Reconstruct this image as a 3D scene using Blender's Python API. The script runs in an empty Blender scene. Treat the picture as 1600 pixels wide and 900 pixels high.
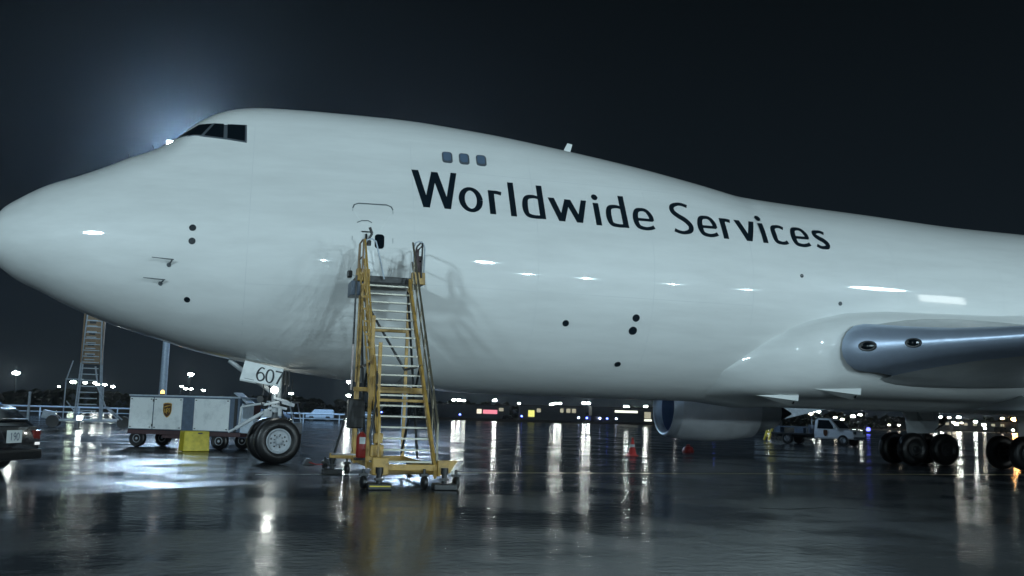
import bpy, math, random
import numpy as np
from mathutils import Vector, Matrix
random.seed(7)
C = bpy.context.scene.collection
SC = bpy.context.scene
PI = math.pi
def R(a): return math.radians(a)

# ---------------------------------------------------------------- camera
cam_d = bpy.data.cameras.new('camera'); cam = bpy.data.objects.new('camera', cam_d); C.objects.link(cam); SC.camera = cam
yaw, pitch, roll = .272946, .131807, .028115
v = Vector((math.sin(yaw)*math.cos(pitch), math.cos(yaw)*math.cos(pitch), math.sin(pitch)))
r0 = Vector((math.cos(yaw), -math.sin(yaw), 0)); u0 = r0.cross(v)
rr = r0*math.cos(roll)+u0*math.sin(roll); uu = -r0*math.sin(roll)+u0*math.cos(roll)
M = Matrix((rr, uu, -v)).transposed().to_4x4(); M.translation = Vector((6.7305, -27.3672, 1.478))
cam.matrix_world = M
cam_d.sensor_width = 36; cam_d.lens = 36*1500/1600; cam_d.clip_end = 6000; cam_d.clip_start = .1

# ---------------------------------------------------------------- world, exposure
w = bpy.data.worlds.new('World'); SC.world = w; w.use_nodes = True
nt = w.node_tree; nt.nodes.clear()
wo = nt.nodes.new('ShaderNodeOutputWorld'); bg = nt.nodes.new('ShaderNodeBackground')
tc = nt.nodes.new('ShaderNodeTexCoord'); sx = nt.nodes.new('ShaderNodeSeparateXYZ'); cr = nt.nodes.new('ShaderNodeValToRGB')
nt.links.new(tc.outputs['Generated'], sx.inputs[0]); nt.links.new(sx.outputs['Z'], cr.inputs[0]); nt.links.new(cr.outputs[0], bg.inputs[0]); nt.links.new(bg.outputs[0], wo.inputs[0])
cr.color_ramp.elements[0].color = (.008, .013, .018, 1); cr.color_ramp.elements[0].position = .0
cr.color_ramp.elements[1].color = (.0025, .004, .0052, 1); cr.color_ramp.elements[1].position = .45
bg.inputs[1].default_value = 1.0
SC.view_settings.view_transform = 'Standard'; SC.view_settings.look = 'None'; SC.view_settings.exposure = 0; SC.view_settings.gamma = 1
SC.render.engine = 'CYCLES'
SC.cycles.volume_bounces = 0

# ---------------------------------------------------------------- floodlights of the apron (masts behind the camera, built further down)
# (x, y, lamp height, watts, colour, lamp size)
FLOODS = [(-40, -52, 24, 68000, (.68, .90, 1.0), 5.5),
          (34, -96, 21, 62000, (.68, .90, 1.0), 4.5),
          (66, -58, 17, 26000, (.70, .91, 1.0), 5)]
BACK_MAST = (-.25, 70.8, 26.95)          # the glare behind the nose
REAR_WATTS = 38000                       # each lamp of the far row behind the camera
BACK_WATTS = 52000

# ---------------------------------------------------------------- materials
MATS = {}
def mat(name, col, rough=.5, metal=0, noise=0, nscale=4, bump=0, bscale=60, emit=None, estr=0, coat=0, dirt=None, streak=False, trans=0, ior=None):
    if name in MATS: return MATS[name]
    m = bpy.data.materials.new(name); m.use_nodes = True; n = m.node_tree; b = n.nodes['Principled BSDF']; L = n.links.new
    b.inputs['Base Color'].default_value = (*col, 1); b.inputs['Roughness'].default_value = rough; b.inputs['Metallic'].default_value = metal
    if coat: b.inputs['Coat Weight'].default_value = coat; b.inputs['Coat Roughness'].default_value = .035
    if trans: b.inputs['Transmission Weight'].default_value = trans
    if ior: b.inputs['IOR'].default_value = ior
    if emit: b.inputs['Emission Color'].default_value = (*emit, 1); b.inputs['Emission Strength'].default_value = estr
    tc = n.nodes.new('ShaderNodeTexCoord'); src = tc.outputs['Object']
    if streak:
        mp = n.nodes.new('ShaderNodeMapping'); mp.inputs['Scale'].default_value = streak; L(src, mp.inputs[0]); src = mp.outputs[0]
    if noise or dirt:
        tx = n.nodes.new('ShaderNodeTexNoise'); tx.inputs['Scale'].default_value = nscale; tx.inputs['Detail'].default_value = 6; tx.inputs['Roughness'].default_value = .65
        L(src, tx.inputs['Vector'])
        ra = n.nodes.new('ShaderNodeValToRGB'); L(tx.outputs['Fac'], ra.inputs[0])
        d = dirt or tuple(c*(1-noise) for c in col)
        ra.color_ramp.elements[0].color = (*d, 1); ra.color_ramp.elements[0].position = .32 if not dirt else .28
        ra.color_ramp.elements[1].color = (*col, 1); ra.color_ramp.elements[1].position = .62 if not dirt else .52
        L(ra.outputs[0], b.inputs['Base Color'])
        ma = n.nodes.new('ShaderNodeMapRange'); ma.inputs[3].default_value = min(1, rough*1.35); ma.inputs[4].default_value = rough*.8
        L(tx.outputs['Fac'], ma.inputs[0]); L(ma.outputs[0], b.inputs['Roughness'])
    if bump:
        t2 = n.nodes.new('ShaderNodeTexNoise'); t2.inputs['Scale'].default_value = bscale; t2.inputs['Detail'].default_value = 4; L(tc.outputs['Object'], t2.inputs['Vector'])
        bp = n.nodes.new('ShaderNodeBump'); bp.inputs['Strength'].default_value = bump; bp.inputs['Distance'].default_value = .02
        L(t2.outputs['Fac'], bp.inputs['Height']); L(bp.outputs[0], b.inputs['Normal'])
    MATS[name] = m; return m
def glow(name, col, s):
    if name in MATS: return MATS[name]
    m = bpy.data.materials.new(name); m.use_nodes = True; n = m.node_tree; n.nodes.clear()
    o = n.nodes.new('ShaderNodeOutputMaterial'); e = n.nodes.new('ShaderNodeEmission'); e.inputs[0].default_value = (*col, 1); e.inputs[1].default_value = s
    n.links.new(e.outputs[0], o.inputs[0]); MATS[name] = m; return m

m_skin = mat('white_aircraft_paint', (.78, .81, .80), .45, noise=.10, nscale=1.5, bump=.05, bscale=1.3, coat=.6, streak=(.25, 1, 1.6))
m_skin_b = mat('grey_aircraft_paint', (.52, .55, .56), .35, noise=.14, nscale=1.2, coat=.2)
m_ink = mat('dark_livery_paint', (.006, .013, .02), .35)
m_seam = mat('seam_dark_grey', (.10, .12, .13), .6)  # plain dark grey for the gutter, small marks, ports and probes
m_glass = mat('cockpit_glass', (.006, .010, .014), .06, coat=1)
m_wframe = mat('window_frame_metal', (.16, .19, .22), .35, metal=.5)
m_upwin = mat('upper_deck_window_glass', (.10, .15, .22), .18, coat=.6)
m_slat = mat('polished_slat_metal', (.54, .64, .80), .40, metal=.6, noise=.12, nscale=2)
m_alu = mat('gear_light_grey_paint', (.50, .54, .57), .38, noise=.3, nscale=7)
m_chrome = mat('bright_metal', (.75, .78, .8), .18, metal=1)
m_tyre = mat('wet_tyre_rubber', (.012, .012, .013), .33, noise=.3, nscale=12, bump=.2, bscale=50)
m_rim = mat('wheel_rim_paint', (.42, .46, .50), .35, noise=.2, nscale=14)
m_dark = mat('dark_steel', (.025, .028, .03), .42, noise=.35, nscale=9)
m_black = mat('black_plastic', (.012, .013, .014), .4)
m_yel = mat('worn_yellow_paint', (.44, .275, .07), .42, dirt=(.19, .12, .05), nscale=5, bump=.15, bscale=30)
m_yel2 = mat('bright_yellow_paint', (.62, .50, .03), .42, noise=.3, nscale=6)
m_tread = mat('wet_steel_tread', (.22, .20, .15), .35, metal=.6, noise=.3, nscale=15)
m_red = mat('red_paint', (.30, .03, .025), .35, noise=.2, nscale=9)
m_cone = mat('cone_plastic', (.75, .05, .04), .4, noise=.15)
m_white = mat('white_panel_paint', (.78, .82, .82), .35, dirt=(.60, .64, .65), nscale=3.2, coat=.2)
m_bluegrey = mat('blue_grey_steel', (.10, .14, .20), .38, noise=.3, nscale=5)
m_maroon = mat('dark_maroon_chassis', (.06, .028, .032), .5, noise=.3, nscale=6)
m_brown = mat('shield_brown', (.07, .028, .012), .4)
m_gold = mat('shield_gold', (.55, .33, .06), .35)
m_tan = mat('tan_scaffold_paint', (.34, .24, .15), .6, noise=.35, nscale=4)
m_scaf = mat('galvanised_scaffold', (.50, .58, .66), .4, metal=.1, noise=.25, nscale=6)
m_car = mat('black_car_paint', (.008, .009, .011), .22, coat=1)
m_carroof = mat('car_roof_painted_sheen', (.06, .085, .11), .22, coat=1)  # lighter and bluer than the black body: reflected glow painted into the roof colour
m_carglass = mat('dark_car_glass', (.008, .012, .016), .08, coat=1)
m_tail = mat('tail_lamp_red', (.07, .008, .008), .25, emit=(1, .15, .1), estr=.03)
m_truck = mat('pickup_silver_paint', (.55, .60, .66), .3, noise=.08, coat=.6)
m_concrete = mat('painted_concrete', (.22, .23, .22), .8, noise=.3, nscale=2)
m_shed = mat('corrugated_shed', (.13, .15, .17), .6, noise=.25, nscale=1.5)
m_rope = mat('rubber_hose', (.02, .022, .024), .5)
m_nac = mat('nacelle_paint', (.78, .80, .82), .35, noise=.1, nscale=1.5, coat=.3)
m_lip = mat('nacelle_lip_metal', (.80, .84, .88), .35, metal=.5)
m_fan = mat('dark_inlet_lining', (.16, .23, .36), .5)
m_plate = mat('number_panel_white', (.66, .70, .70), .4)
g_lamp = glow('lamp_cool_white', (.93, 1.0, .93), 70)
g_lamp_b = glow('lamp_bright_white', (.93, 1.0, .95), 220)
g_warm = glow('lamp_warm', (1.0, .90, .70), 26)
g_orange = glow('lamp_orange', (1.0, .45, .13), 200)
g_blue = glow('lamp_blue', (.10, .16, 1.0), 14)
g_bluew = glow('lamp_blue_white', (.55, .65, 1.0), 20)
g_win = glow('lit_window', (.85, .82, .60), .45)
g_winb = glow('lit_facade_strip', (.9, .95, .80), 1.6)
g_pink = glow('lit_pink_sign', (1.0, .30, .38), 1.0)
g_yel = glow('lit_yellow_sign', (.95, .95, .25), 1.0)
g_back = glow('mast_floodlight', (.93, 1, 1), 900)
g_amber = glow('amber_beacon', (1.0, .55, .12), 5)
g_taxi = glow('taxi_light', (.95, 1, .92), 55)
g_flood = glow('key_floodlight', (.9, 1, 1), 40)
g_redw = glow('red_strip_light', (1.0, .25, .18), .22)

# ---------------------------------------------------------------- mesh helpers
class MB:
    def __init__(s): s.v = []; s.f = []
    def add(s, vs, fs):
        o = len(s.v); s.v += [tuple(p) for p in vs]; s.f += [tuple(i+o for i in f) for f in fs]; return s
    def box(s, c, size, rz=0, ry=0, rx=0, taper=None):
        hx, hy, hz = [d/2 for d in size]; m = Matrix.Rotation(rz, 3, 'Z') @ Matrix.Rotation(ry, 3, 'Y') @ Matrix.Rotation(rx, 3, 'X')
        vs = []
        for z in (-1, 1):
            k = 1 if (z < 0 or not taper) else taper
            for x, y in ((-1, -1), (1, -1), (1, 1), (-1, 1)): vs.append(Vector(c)+m @ Vector((x*hx*k, y*hy*k, z*hz)))
        return s.add(vs, [(3, 2, 1, 0), (4, 5, 6, 7), (0, 1, 5, 4), (1, 2, 6, 5), (2, 3, 7, 6), (3, 0, 4, 7)])
    def tube(s, a, b, r, n=10, r2=None):
        a = Vector(a); b = Vector(b); r2 = r if r2 is None else r2; d = (b-a).normalized()
        x = d.orthogonal().normalized(); y = d.cross(x)
        vs = []
        for p, q in ((a, r), (b, r2)):
            for i in range(n): t = 2*PI*i/n; vs.append(p+(x*math.cos(t)+y*math.sin(t))*q)
        fs = [(i, (i+1) % n, n+(i+1) % n, n+i) for i in range(n)]+[tuple(range(n-1, -1, -1)), tuple(range(n, 2*n))]
        return s.add(vs, fs)
    def path(s, pts, r, n=8):
        pts = [Vector(p) for p in pts]; N = len(pts); vs = []; x = None
        for i, p in enumerate(pts):
            d = (pts[min(i+1, N-1)]-pts[max(i-1, 0)]).normalized()
            x = (d.orthogonal() if x is None else x-d*x.dot(d)).normalized(); y = d.cross(x)
            for k in range(n): t = 2*PI*k/n; vs.append(p+(x*math.cos(t)+y*math.sin(t))*r)
        fs = [(i*n+k, i*n+(k+1) % n, (i+1)*n+(k+1) % n, (i+1)*n+k) for i in range(N-1) for k in range(n)]
        fs += [tuple(range(n-1, -1, -1)), tuple((N-1)*n+k for k in range(n))]
        return s.add(vs, fs)
    def lathe(s, prof, o, axis=(0, 1, 0), n=40, caps=True):   # prof: (dist along axis, radius)
        ax = Vector(axis).normalized(); x = ax.orthogonal().normalized(); y = ax.cross(x); o = Vector(o); vs = []
        for d, r in prof:
            for k in range(n): t = 2*PI*k/n; vs.append(o+ax*d+(x*math.cos(t)+y*math.sin(t))*r)
        fs = [(i*n+k, i*n+(k+1) % n, (i+1)*n+(k+1) % n, (i+1)*n+k) for i in range(len(prof)-1) for k in range(n)]
        if caps: fs += [tuple(range(n-1, -1, -1)), tuple((len(prof)-1)*n+k for k in range(n))]
        return s.add(vs, fs)
    def prism(s, poly, d, plane='xz', o=(0, 0, 0)):          # polygon extruded symmetrically by d
        o = Vector(o); vs = []; n = len(poly)
        for sgn in (-.5, .5):
            for a, b in poly: vs.append(o+(Vector((a, sgn*d, b)) if plane == 'xz' else Vector((sgn*d, a, b)) if plane == 'yz' else Vector((a, b, sgn*d))))
        fs = [(i, (i+1) % n, n+(i+1) % n, n+i) for i in range(n)]+[tuple(range(n-1, -1, -1)), tuple(range(n, 2*n))]
        return s.add(vs, fs)
    def grid(s, rows, closed=False):
        m = len(rows[0]); vs = [p for r_ in rows for p in r_]
        fs = [(i*m+k, i*m+(k+1) % m, (i+1)*m+(k+1) % m, (i+1)*m+k) for i in range(len(rows)-1) for k in range(m if closed else m-1)]
        return s.add(vs, fs)
    def build(s, name, m, parent=None, smooth=False, bevel=0, loc=None):
        me = bpy.data.meshes.new(name); me.from_pydata(s.v, [], s.f)
        for mm in (m if isinstance(m, (list, tuple)) else [m]): me.materials.append(mm)
        import bmesh
        b = bmesh.new(); b.from_mesh(me); bmesh.ops.recalc_face_normals(b, faces=b.faces); b.to_mesh(me); b.free()
        if smooth:
            for p in me.polygons: p.use_smooth = True
            if smooth != 'all': me.set_sharp_from_angle(angle=R(smooth if smooth is not True else 35))
        o = bpy.data.objects.new(name, me); C.objects.link(o)
        if parent: o.parent = parent
        if loc: o.location = loc
        if bevel:
            bm_ = o.modifiers.new('bevel', 'BEVEL'); bm_.width = bevel; bm_.segments = 2; bm_.limit_method = 'ANGLE'
        return o
def tag(o, label=None, cat=None, group=None, kind=None):
    if label: o['label'] = label
    if cat: o['category'] = cat
    if group: o['group'] = group
    if kind: o['kind'] = kind
    return o
def thing(name, label, cat, loc=(0, 0, 0), rz=0, group=None):
    o = bpy.data.objects.new(name, None); C.objects.link(o); o.location = loc; o.rotation_euler = (0, 0, rz); return tag(o, label, cat, group)
def copy_tree(o, parent=None):
    c = o.copy(); C.objects.link(c)
    if parent: c.parent = parent
    for ch in list(o.children): copy_tree(ch, c)
    return c

# ================================================================ GROUND
def ground_mat(name, wet):
    m = bpy.data.materials.new(name); m.use_nodes = True; n = m.node_tree; b = n.nodes['Principled BSDF']; L = n.links.new; N = n.nodes.new
    tc = N('ShaderNodeTexCoord'); P = tc.outputs['Object']
    big = N('ShaderNodeTexNoise'); big.inputs['Scale'].default_value = .16; big.inputs['Detail'].default_value = 7; big.inputs['Roughness'].default_value = .6; L(P, big.inputs['Vector'])
    fine = N('ShaderNodeTexNoise'); fine.inputs['Scale'].default_value = 45; fine.inputs['Detail'].default_value = 5; L(P, fine.inputs['Vector'])
    cr = N('ShaderNodeValToRGB'); L(big.outputs['Fac'], cr.inputs[0])
    if wet:
        cr.color_ramp.elements[0].color = (.022, .026, .030, 1); cr.color_ramp.elements[1].color = (.048, .054, .060, 1)
    else:
        cr.color_ramp.elements[0].color = (.012, .018, .010, 1); cr.color_ramp.elements[1].color = (.025, .032, .016, 1)
    cr.color_ramp.elements[0].position = .35; cr.color_ramp.elements[1].position = .68
    mx = N('ShaderNodeMix'); mx.data_type = 'RGBA'; mx.blend_type = 'MULTIPLY'; mx.inputs[0].default_value = .35
    L(cr.outputs[0], mx.inputs[6]); L(fine.outputs['Color'], mx.inputs[7]); L(mx.outputs[2], b.inputs['Base Color'])
    if not wet:
        b.inputs['Roughness'].default_value = .95; return m
    b.inputs['IOR'].default_value = 1.33
    rr_ = N('ShaderNodeMapRange'); rr_.inputs[1].default_value = .44; rr_.inputs[2].default_value = .58; rr_.inputs[3].default_value = .11; rr_.inputs[4].default_value = .24
    pud = N('ShaderNodeTexNoise'); pud.inputs['Scale'].default_value = .33; pud.inputs['Detail'].default_value = 9; pud.inputs['Roughness'].default_value = .62; L(P, pud.inputs['Vector'])
    L(pud.outputs['Fac'], rr_.inputs[0]); L(rr_.outputs[0], b.inputs['Roughness'])
    # standing water: long gentle ripples and small rain rings
    mp = N('ShaderNodeMapping'); mp.inputs['Scale'].default_value = (1, 1, 1); L(P, mp.inputs[0])
    rip = N('ShaderNodeTexNoise'); rip.inputs['Scale'].default_value = 1.1; rip.inputs['Detail'].default_value = 3; L(mp.outputs[0], rip.inputs['Vector'])
    rain = N('ShaderNodeTexNoise'); rain.inputs['Scale'].default_value = 7; rain.inputs['Detail'].default_value = 4; L(P, rain.inputs['Vector'])
    b1 = N('ShaderNodeBump'); b1.inputs['Strength'].default_value = .35; b1.inputs['Distance'].default_value = .02; L(rip.outputs['Fac'], b1.inputs['Height'])
    b2 = N('ShaderNodeBump'); b2.inputs['Strength'].default_value = .9; b2.inputs['Distance'].default_value = .012
    mk = N('ShaderNodeMapRange'); mk.inputs[1].default_value = .42; mk.inputs[2].default_value = .6; mk.inputs[3].default_value = .25; mk.inputs[4].default_value = 1; L(pud.outputs['Fac'], mk.inputs[0]); L(mk.outputs[0], b2.inputs['Strength']); L(rain.outputs['Fac'], b2.inputs['Height']); L(b1.outputs[0], b2.inputs['Normal'])
    b3 = N('ShaderNodeBump'); b3.inputs['Strength'].default_value = .3; b3.inputs['Distance'].default_value = .002; L(fine.outputs['Fac'], b3.inputs['Height']); L(b2.outputs[0], b3.inputs['Normal'])
    L(b3.outputs[0], b.inputs['Normal'])
    return m
MB().add([(-1500, -400, 0), (1800, -400, 0), (1800, 1800, 0), (-1500, 1800, 0)], [(0, 1, 2, 3)]).build('grass_field', ground_mat('dark_grass', False), loc=(0, 0, -.02))['kind'] = 'structure'
MB().add([(-260, -240, 0), (520, -240, 0), (620, 330, 0), (340, 300, 0), (60, 178, 0), (-140, 120, 0), (-260, 100, 0)], [(0, 1, 2, 3, 4, 5, 6)]).build('apron_ground', ground_mat('wet_apron_asphalt', True))['kind'] = 'structure'
def stripe(name, a, b, wd, m):
    a = Vector(a); b = Vector(b); d = (b-a).normalized(); p = Vector((-d.y, d.x, 0))*wd/2
    n = 24; vs = []
    for i in range(n+1):
        q = a.lerp(b, i/n); vs += [q-p, q+p]
    o = MB().add(vs, [(2*i, 2*i+2, 2*i+3, 2*i+1) for i in range(n)]).build(name, m, loc=(0, 0, .004)); o['kind'] = 'structure'; return o
m_line = mat('worn_yellow_line', (.34, .29, .10), .3, dirt=(.06, .06, .05), nscale=1.1)
m_linew = mat('worn_white_line', (.42, .44, .42), .3, dirt=(.06, .065, .065), nscale=1.6)
stripe('taxiway_line', (11.2, -3.35, 0), (60, 2.2, 0), .17, m_line)
stripe('apron_marking', (7.2, -4.75, 0), (12.6, -3.72, 0), .14, m_linew)
stripe('apron_marking', (-30, 14, 0), (4, 12.4, 0), .2, m_linew)
m_tar = mat('tar_seam', (.006, .007, .008), .6)
for a_, b_ in (((15.54, -12.17, 0), (16.0, -12.38, 0)), ((16.0, -12.38, 0), (16.96, -12.05, 0)), ((16.96, -12.05, 0), (17.6, -12.3, 0)), ((17.6, -12.3, 0), (17.9, -13.1, 0))): stripe('tar_seam', a_, b_, .05, m_tar)
stripe('apron_marking', (-40, 26, 0), (-1, 24, 0), .2, m_linew)

# ================================================================ FUSELAGE SURFACE
XK = [0.0,0.25,0.6,1.0,1.6,2.3,3.0,3.6,4.1,4.6,5.0,5.4,5.8,6.3,7.0,8.5,10.5,13.0,15.5,18.0,20.0,21.5,23.0,26.0,30.0,36.0,45.0,60.0]
ZT = [5.6,5.95,6.485,6.79,7.161,7.457,7.788,8.111,8.34,8.66,9.05,9.4,9.62,9.78,9.87,9.92,9.938,9.806,9.543,9.211,8.868,8.592,8.5,8.383,8.23,8.21,8.21,8.21]
ZB = [5.6,5.174,4.89,4.608,4.328,3.991,3.71,3.50,3.356,3.223,3.10,2.99,2.90,2.80,2.68,2.445,2.236,2.087,2.077,2.055,2.064,2.043,2.1,2.1,2.1,2.1,2.1,2.1]
WK = [0.0,0.64,1.0,1.27,1.58,1.86,2.08,2.24,2.35,2.46,2.54,2.62,2.69,2.77,2.88,3.05,3.18,3.25,3.25,3.25,3.25,3.25,3.25,3.25,3.25,3.25,3.25,3.25]
def pchip(xk, yk):
    xk = np.array(xk, float); yk = np.array(yk, float); h = np.diff(xk); d = np.diff(yk)/h
    m = np.zeros(len(xk)); m[0] = d[0]; m[-1] = d[-1]
    for i in range(1, len(xk)-1):
        if d[i-1]*d[i] > 0:
            w1 = 2*h[i]+h[i-1]; w2 = h[i]+2*h[i-1]; m[i] = (w1+w2)/(w1/d[i-1]+w2/d[i])
    def f(x):
        x = min(max(float(x), xk[0]), xk[-1]); i = min(max(int(np.searchsorted(xk, x))-1, 0), len(h)-1); t = (x-xk[i])/h[i]
        return (2*t**3-3*t**2+1)*yk[i]+(t**3-2*t**2+t)*h[i]*m[i]+(-2*t**3+3*t**2)*yk[i+1]+(t**3-t**2)*h[i]*m[i+1]
    return f
SK = [math.sqrt(x) for x in XK]
fT, fB, fW = pchip(SK, ZT), pchip(SK, ZB), pchip(SK, WK)
def prm(X):
    s = math.sqrt(max(X, 0)); return fW(s), 5.6-.2*min(X/8, 1), fB(s), fT(s)
def section(X, n=16):
    w_, zw, zb, zt = prm(X); H = zt-zw; pts = []
    for i in range(n): a = -PI/2+PI/2*i/n; pts.append((w_*math.cos(a), zw+(zw-zb)*math.sin(a)))
    if H <= w_*1.0001:
        for i in range(2*n+1): a = PI/2*i/(2*n); pts.append((w_*math.cos(a), zw+H*math.sin(a)))
    else:
        ru = max(w_-.85*(H-w_), .35*w_); d = H-ru; al = math.asin(max(-1, min(1, (w_-ru)/d)))
        k = n//2
        for i in range(k): a = al*i/k; pts.append((w_*math.cos(a), zw+w_*math.sin(a)))
        A = (w_*math.cos(al), zw+w_*math.sin(al)); B = (ru*math.cos(al), zw+d+ru*math.sin(al))
        for i in range(k): t = i/k; pts.append((A[0]*(1-t)+B[0]*t, A[1]*(1-t)+B[1]*t))
        for i in range(n+1): a = al+(PI/2-al)*i/n; pts.append((ru*math.cos(a), zw+d+ru*math.sin(a)))
    return pts
_sc = {}
def hw(X, z):
    k = round(X, 3)
    if k not in _sc: _sc[k] = np.array(section(k, 40))
    s = _sc[k]; return float(np.interp(z, s[:, 1], s[:, 0]))
def skin(X, z, off=0.0):          # point on the port side of the skin
    y = hw(X, z); e = .04
    dX = (hw(X+e, z)-hw(X-e, z))/(2*e); dz = (hw(X, z+e)-hw(X, z-e))/(2*e)
    n = Vector((-dX, -1, -dz)).normalized()
    return Vector((X, -y, z))+n*off, n

plane = thing('cargo_airplane', 'huge white wide-body cargo jet with Worldwide Services lettering, parked nose left on the wet apron', 'airplane')
def part(mb, name, m, parent=None, **k): return mb.build(name, m, parent or plane, **k)
Xs = [0.004, .02, .05, .1, .16, .25, .36, .5, .65, .82, 1.0]+[1.0+.2*i for i in range(1, 46)]+[10+.5*i for i in range(1, 101)]
rows = []
for X in Xs:
    s = section(X); full = [(-y, z) for y, z in s]+[(y, z) for y, z in reversed(s[1:-1])]
    rows.append([(X, y, z) for y, z in full])
mb = MB(); mb.grid(rows, closed=True)
n_ = len(rows[0]); mb.f.append(tuple(range(n_)))
for k in range(1, 6):              # tail cone
    t = k/5; mb_rows = [(60+11*t, y*(1-.93*t**1.3), 5.6+(z-5.6)*(1-.93*t**1.3)+.9*t) for _, y, z in rows[-1]]
    if k == 1: prev = rows[-1]
    mb.grid([prev, mb_rows], closed=True); prev = mb_rows
fus = part(mb, 'fuselage', m_skin, smooth='all')
import bmesh
_b = bmesh.new(); _b.from_mesh(fus.data); bmesh.ops.remove_doubles(_b, verts=_b.verts, dist=.0005); bmesh.ops.recalc_face_normals(_b, faces=_b.faces); _b.to_mesh(fus.data); _b.free()

# -------- ribbons and lettering painted on the skin
def catmull(pts, n=6):
    if len(pts) < 3: return pts
    P = [pts[0]]+list(pts)+[pts[-1]]; out = []
    for i in range(1, len(P)-2):
        for k in range(n):
            t = k/n; q = []
            for c in range(len(P[0])):
                a, b, c_, d = P[i-1][c], P[i][c], P[i+1][c], P[i+2][c]
                q.append(.5*((2*b)+(-a+c_)*t+(2*a-5*b+4*c_-d)*t*t+(-a+3*b-3*c_+d)*t**3))
            out.append(tuple(q))
    out.append(tuple(P[-2])); return out
def ribbon(mb, pts, fn, lift=.004, horiz=False, sub=3):
    """pts: (x, y, width). horiz: cut ends and widths horizontally (for upright strokes)."""
    P = []
    for i in range(len(pts)-1):
        for k in range(sub):
            t = k/sub; P.append(tuple(pts[i][c]*(1-t)+pts[i+1][c]*t for c in range(3)))
    P.append(pts[-1]); vs = []
    for i, (x, y, wd) in enumerate(P):
        a = P[max(i-1, 0)]; b = P[min(i+1, len(P)-1)]; dx, dy = b[0]-a[0], b[1]-a[1]; l = math.hypot(dx, dy) or 1
        nx, ny = (1, 0) if horiz else (dy/l, -dx/l)
        vs += [fn(x-nx*wd/2, y-ny*wd/2, lift), fn(x, y, lift), fn(x+nx*wd/2, y+ny*wd/2, lift)]
    n = len(P)
    mb.add(vs, [(3*i+j, 3*i+j+1, 3*i+j+4, 3*i+j+3) for i in range(n-1) for j in (0, 1)])
def glyph(ch, w_, h, cap, T, t):
    """strokes of a humanist sans letter in a w_ x h box: list of (points, horizontal_cut)"""
    def ell(cx, cy, rx, ry, a0, a1, n=22):
        o = []
        for i in range(n+1):
            a = R(a0+(a1-a0)*i/n); o.append((cx+rx*math.cos(a), cy+ry*math.sin(a), t+(T-t)*abs(math.cos(a))**1.5))
        return o
    V = T*1.12
    if ch == 'o': return [(ell(w_/2, h/2, (w_-T)/2, (h-t)/2+.012, 0, 360, 40), 0)]
    if ch == 'l': return [([(T/2, 0, T), (T/2, cap, T)], 1)]
    if ch == 'i': return [([(T/2, 0, T), (T/2, h, T)], 1), ([(T/2-.1, h*1.26, .02), (T/2-.06, h*1.26, .15), (T/2, h*1.26, .19), (T/2+.06, h*1.26, .15), (T/2+.1, h*1.26, .02)], 0)]
    if ch == 'r': return [([(T/2, 0, T), (T/2, h, T)], 1), (catmull([(T*.6, h-t*.55, t), (w_*.6, h-t*.5, t*1.0), (w_, h-t*.75, t*1.05)]), 0)]
    if ch == 'd': return [([(w_-T/2, 0, T), (w_-T/2, cap, T)], 1),
                          (catmull([(w_-T*.7, h-t*.75, t*.8), (w_*.52, h-t*.45, t), (w_*.22, h*.84, (T+t)/2), (T*.5, h*.48, T), (w_*.2, h*.15, (T+t)/2), (w_*.48, t*.45, t), (w_-T*.6, t*.5, t)]), 0)]
    if ch in 'wW':
        H = cap if ch == 'W' else h; a = V/2
        return [([(a*.8, H, V), (w_*.28, 0, V*.95)], 1), ([(w_*.28, 0, V*.9), (w_*.5, H*.98, V*.85)], 1), ([(w_*.5, H*.98, V), (w_*.75, 0, V*.95)], 1), ([(w_*.75, 0, V*.9), (w_-a*.7, H, V*.85)], 1)]
    if ch == 'v': return [([(V*.4, h, V), (w_*.52, 0, V)], 1), ([(w_*.52, 0, V*.95), (w_-V*.4, h, V*.9)], 1)]
    if ch == 'e':
        return [([(T*.6, h*.47, t*.85), (w_-T*.25, h*.47, t*.85)], 0),
                (catmull([(w_-T*.42, h*.44, T*.8), (w_-T*.5, h*.66, T*.85), (w_*.72, h-t*.75, t*1.1), (w_*.5, h-t*.42, t), (w_*.24, h*.85, (T+t)/2), (T*.5, h*.5, T), (w_*.2, h*.16, (T+t)/2), (w_*.5, t*.42, t), (w_*.76, t*.6, t), (w_*.95, t*1.05, t*1.05)]), 0)]
    if ch == 'c':
        return [(catmull([(w_*.95, h-t*.95, t*1.05), (w_*.74, h-t*.5, t), (w_*.5, h-t*.5, t), (w_*.22, h*.82, (T+t)/2), (T*.5, h*.5, T), (w_*.22, h*.17, (T+t)/2), (w_*.52, t*.48, t), (w_*.78, t*.55, t), (w_*.97, t*.95, t*1.05)]), 0)]
    if ch in 'sS':
        H = cap if ch == 'S' else h
        return [(catmull([(w_*.92, H-t*.95, t*1.05), (w_*.7, H-t*.5, t), (w_*.45, H-t*.5, t), (w_*.17, H*.86, (T+t)/2), (w_*.15, H*.70, T*.92), (w_*.36, H*.57, T*.95), (w_*.66, H*.45, T*.98), (w_*.87, H*.28, T*.95), (w_*.80, H*.12, (T+t)/2), (w_*.5, t*.45, t), (w_*.26, t*.55, t), (w_*.04, t*1.05, t*1.05)]), 0)]
LET = [('W', 10.86, 12.06), ('o', 12.08, 12.74), ('r', 12.91, 13.28), ('l', 13.49, 13.67), ('d', 13.84, 14.48), ('w', 14.63, 15.73), ('i', 15.93, 16.11), ('d', 16.27, 16.90), ('e', 17.07, 17.71),
       ('S', 18.27, 18.91), ('e', 19.05, 19.67), ('r', 19.80, 20.14), ('v', 20.29, 20.93), ('i', 21.06, 21.24), ('c', 21.42, 21.91), ('e', 22.06, 22.67), ('s', 22.85, 23.29)]
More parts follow.
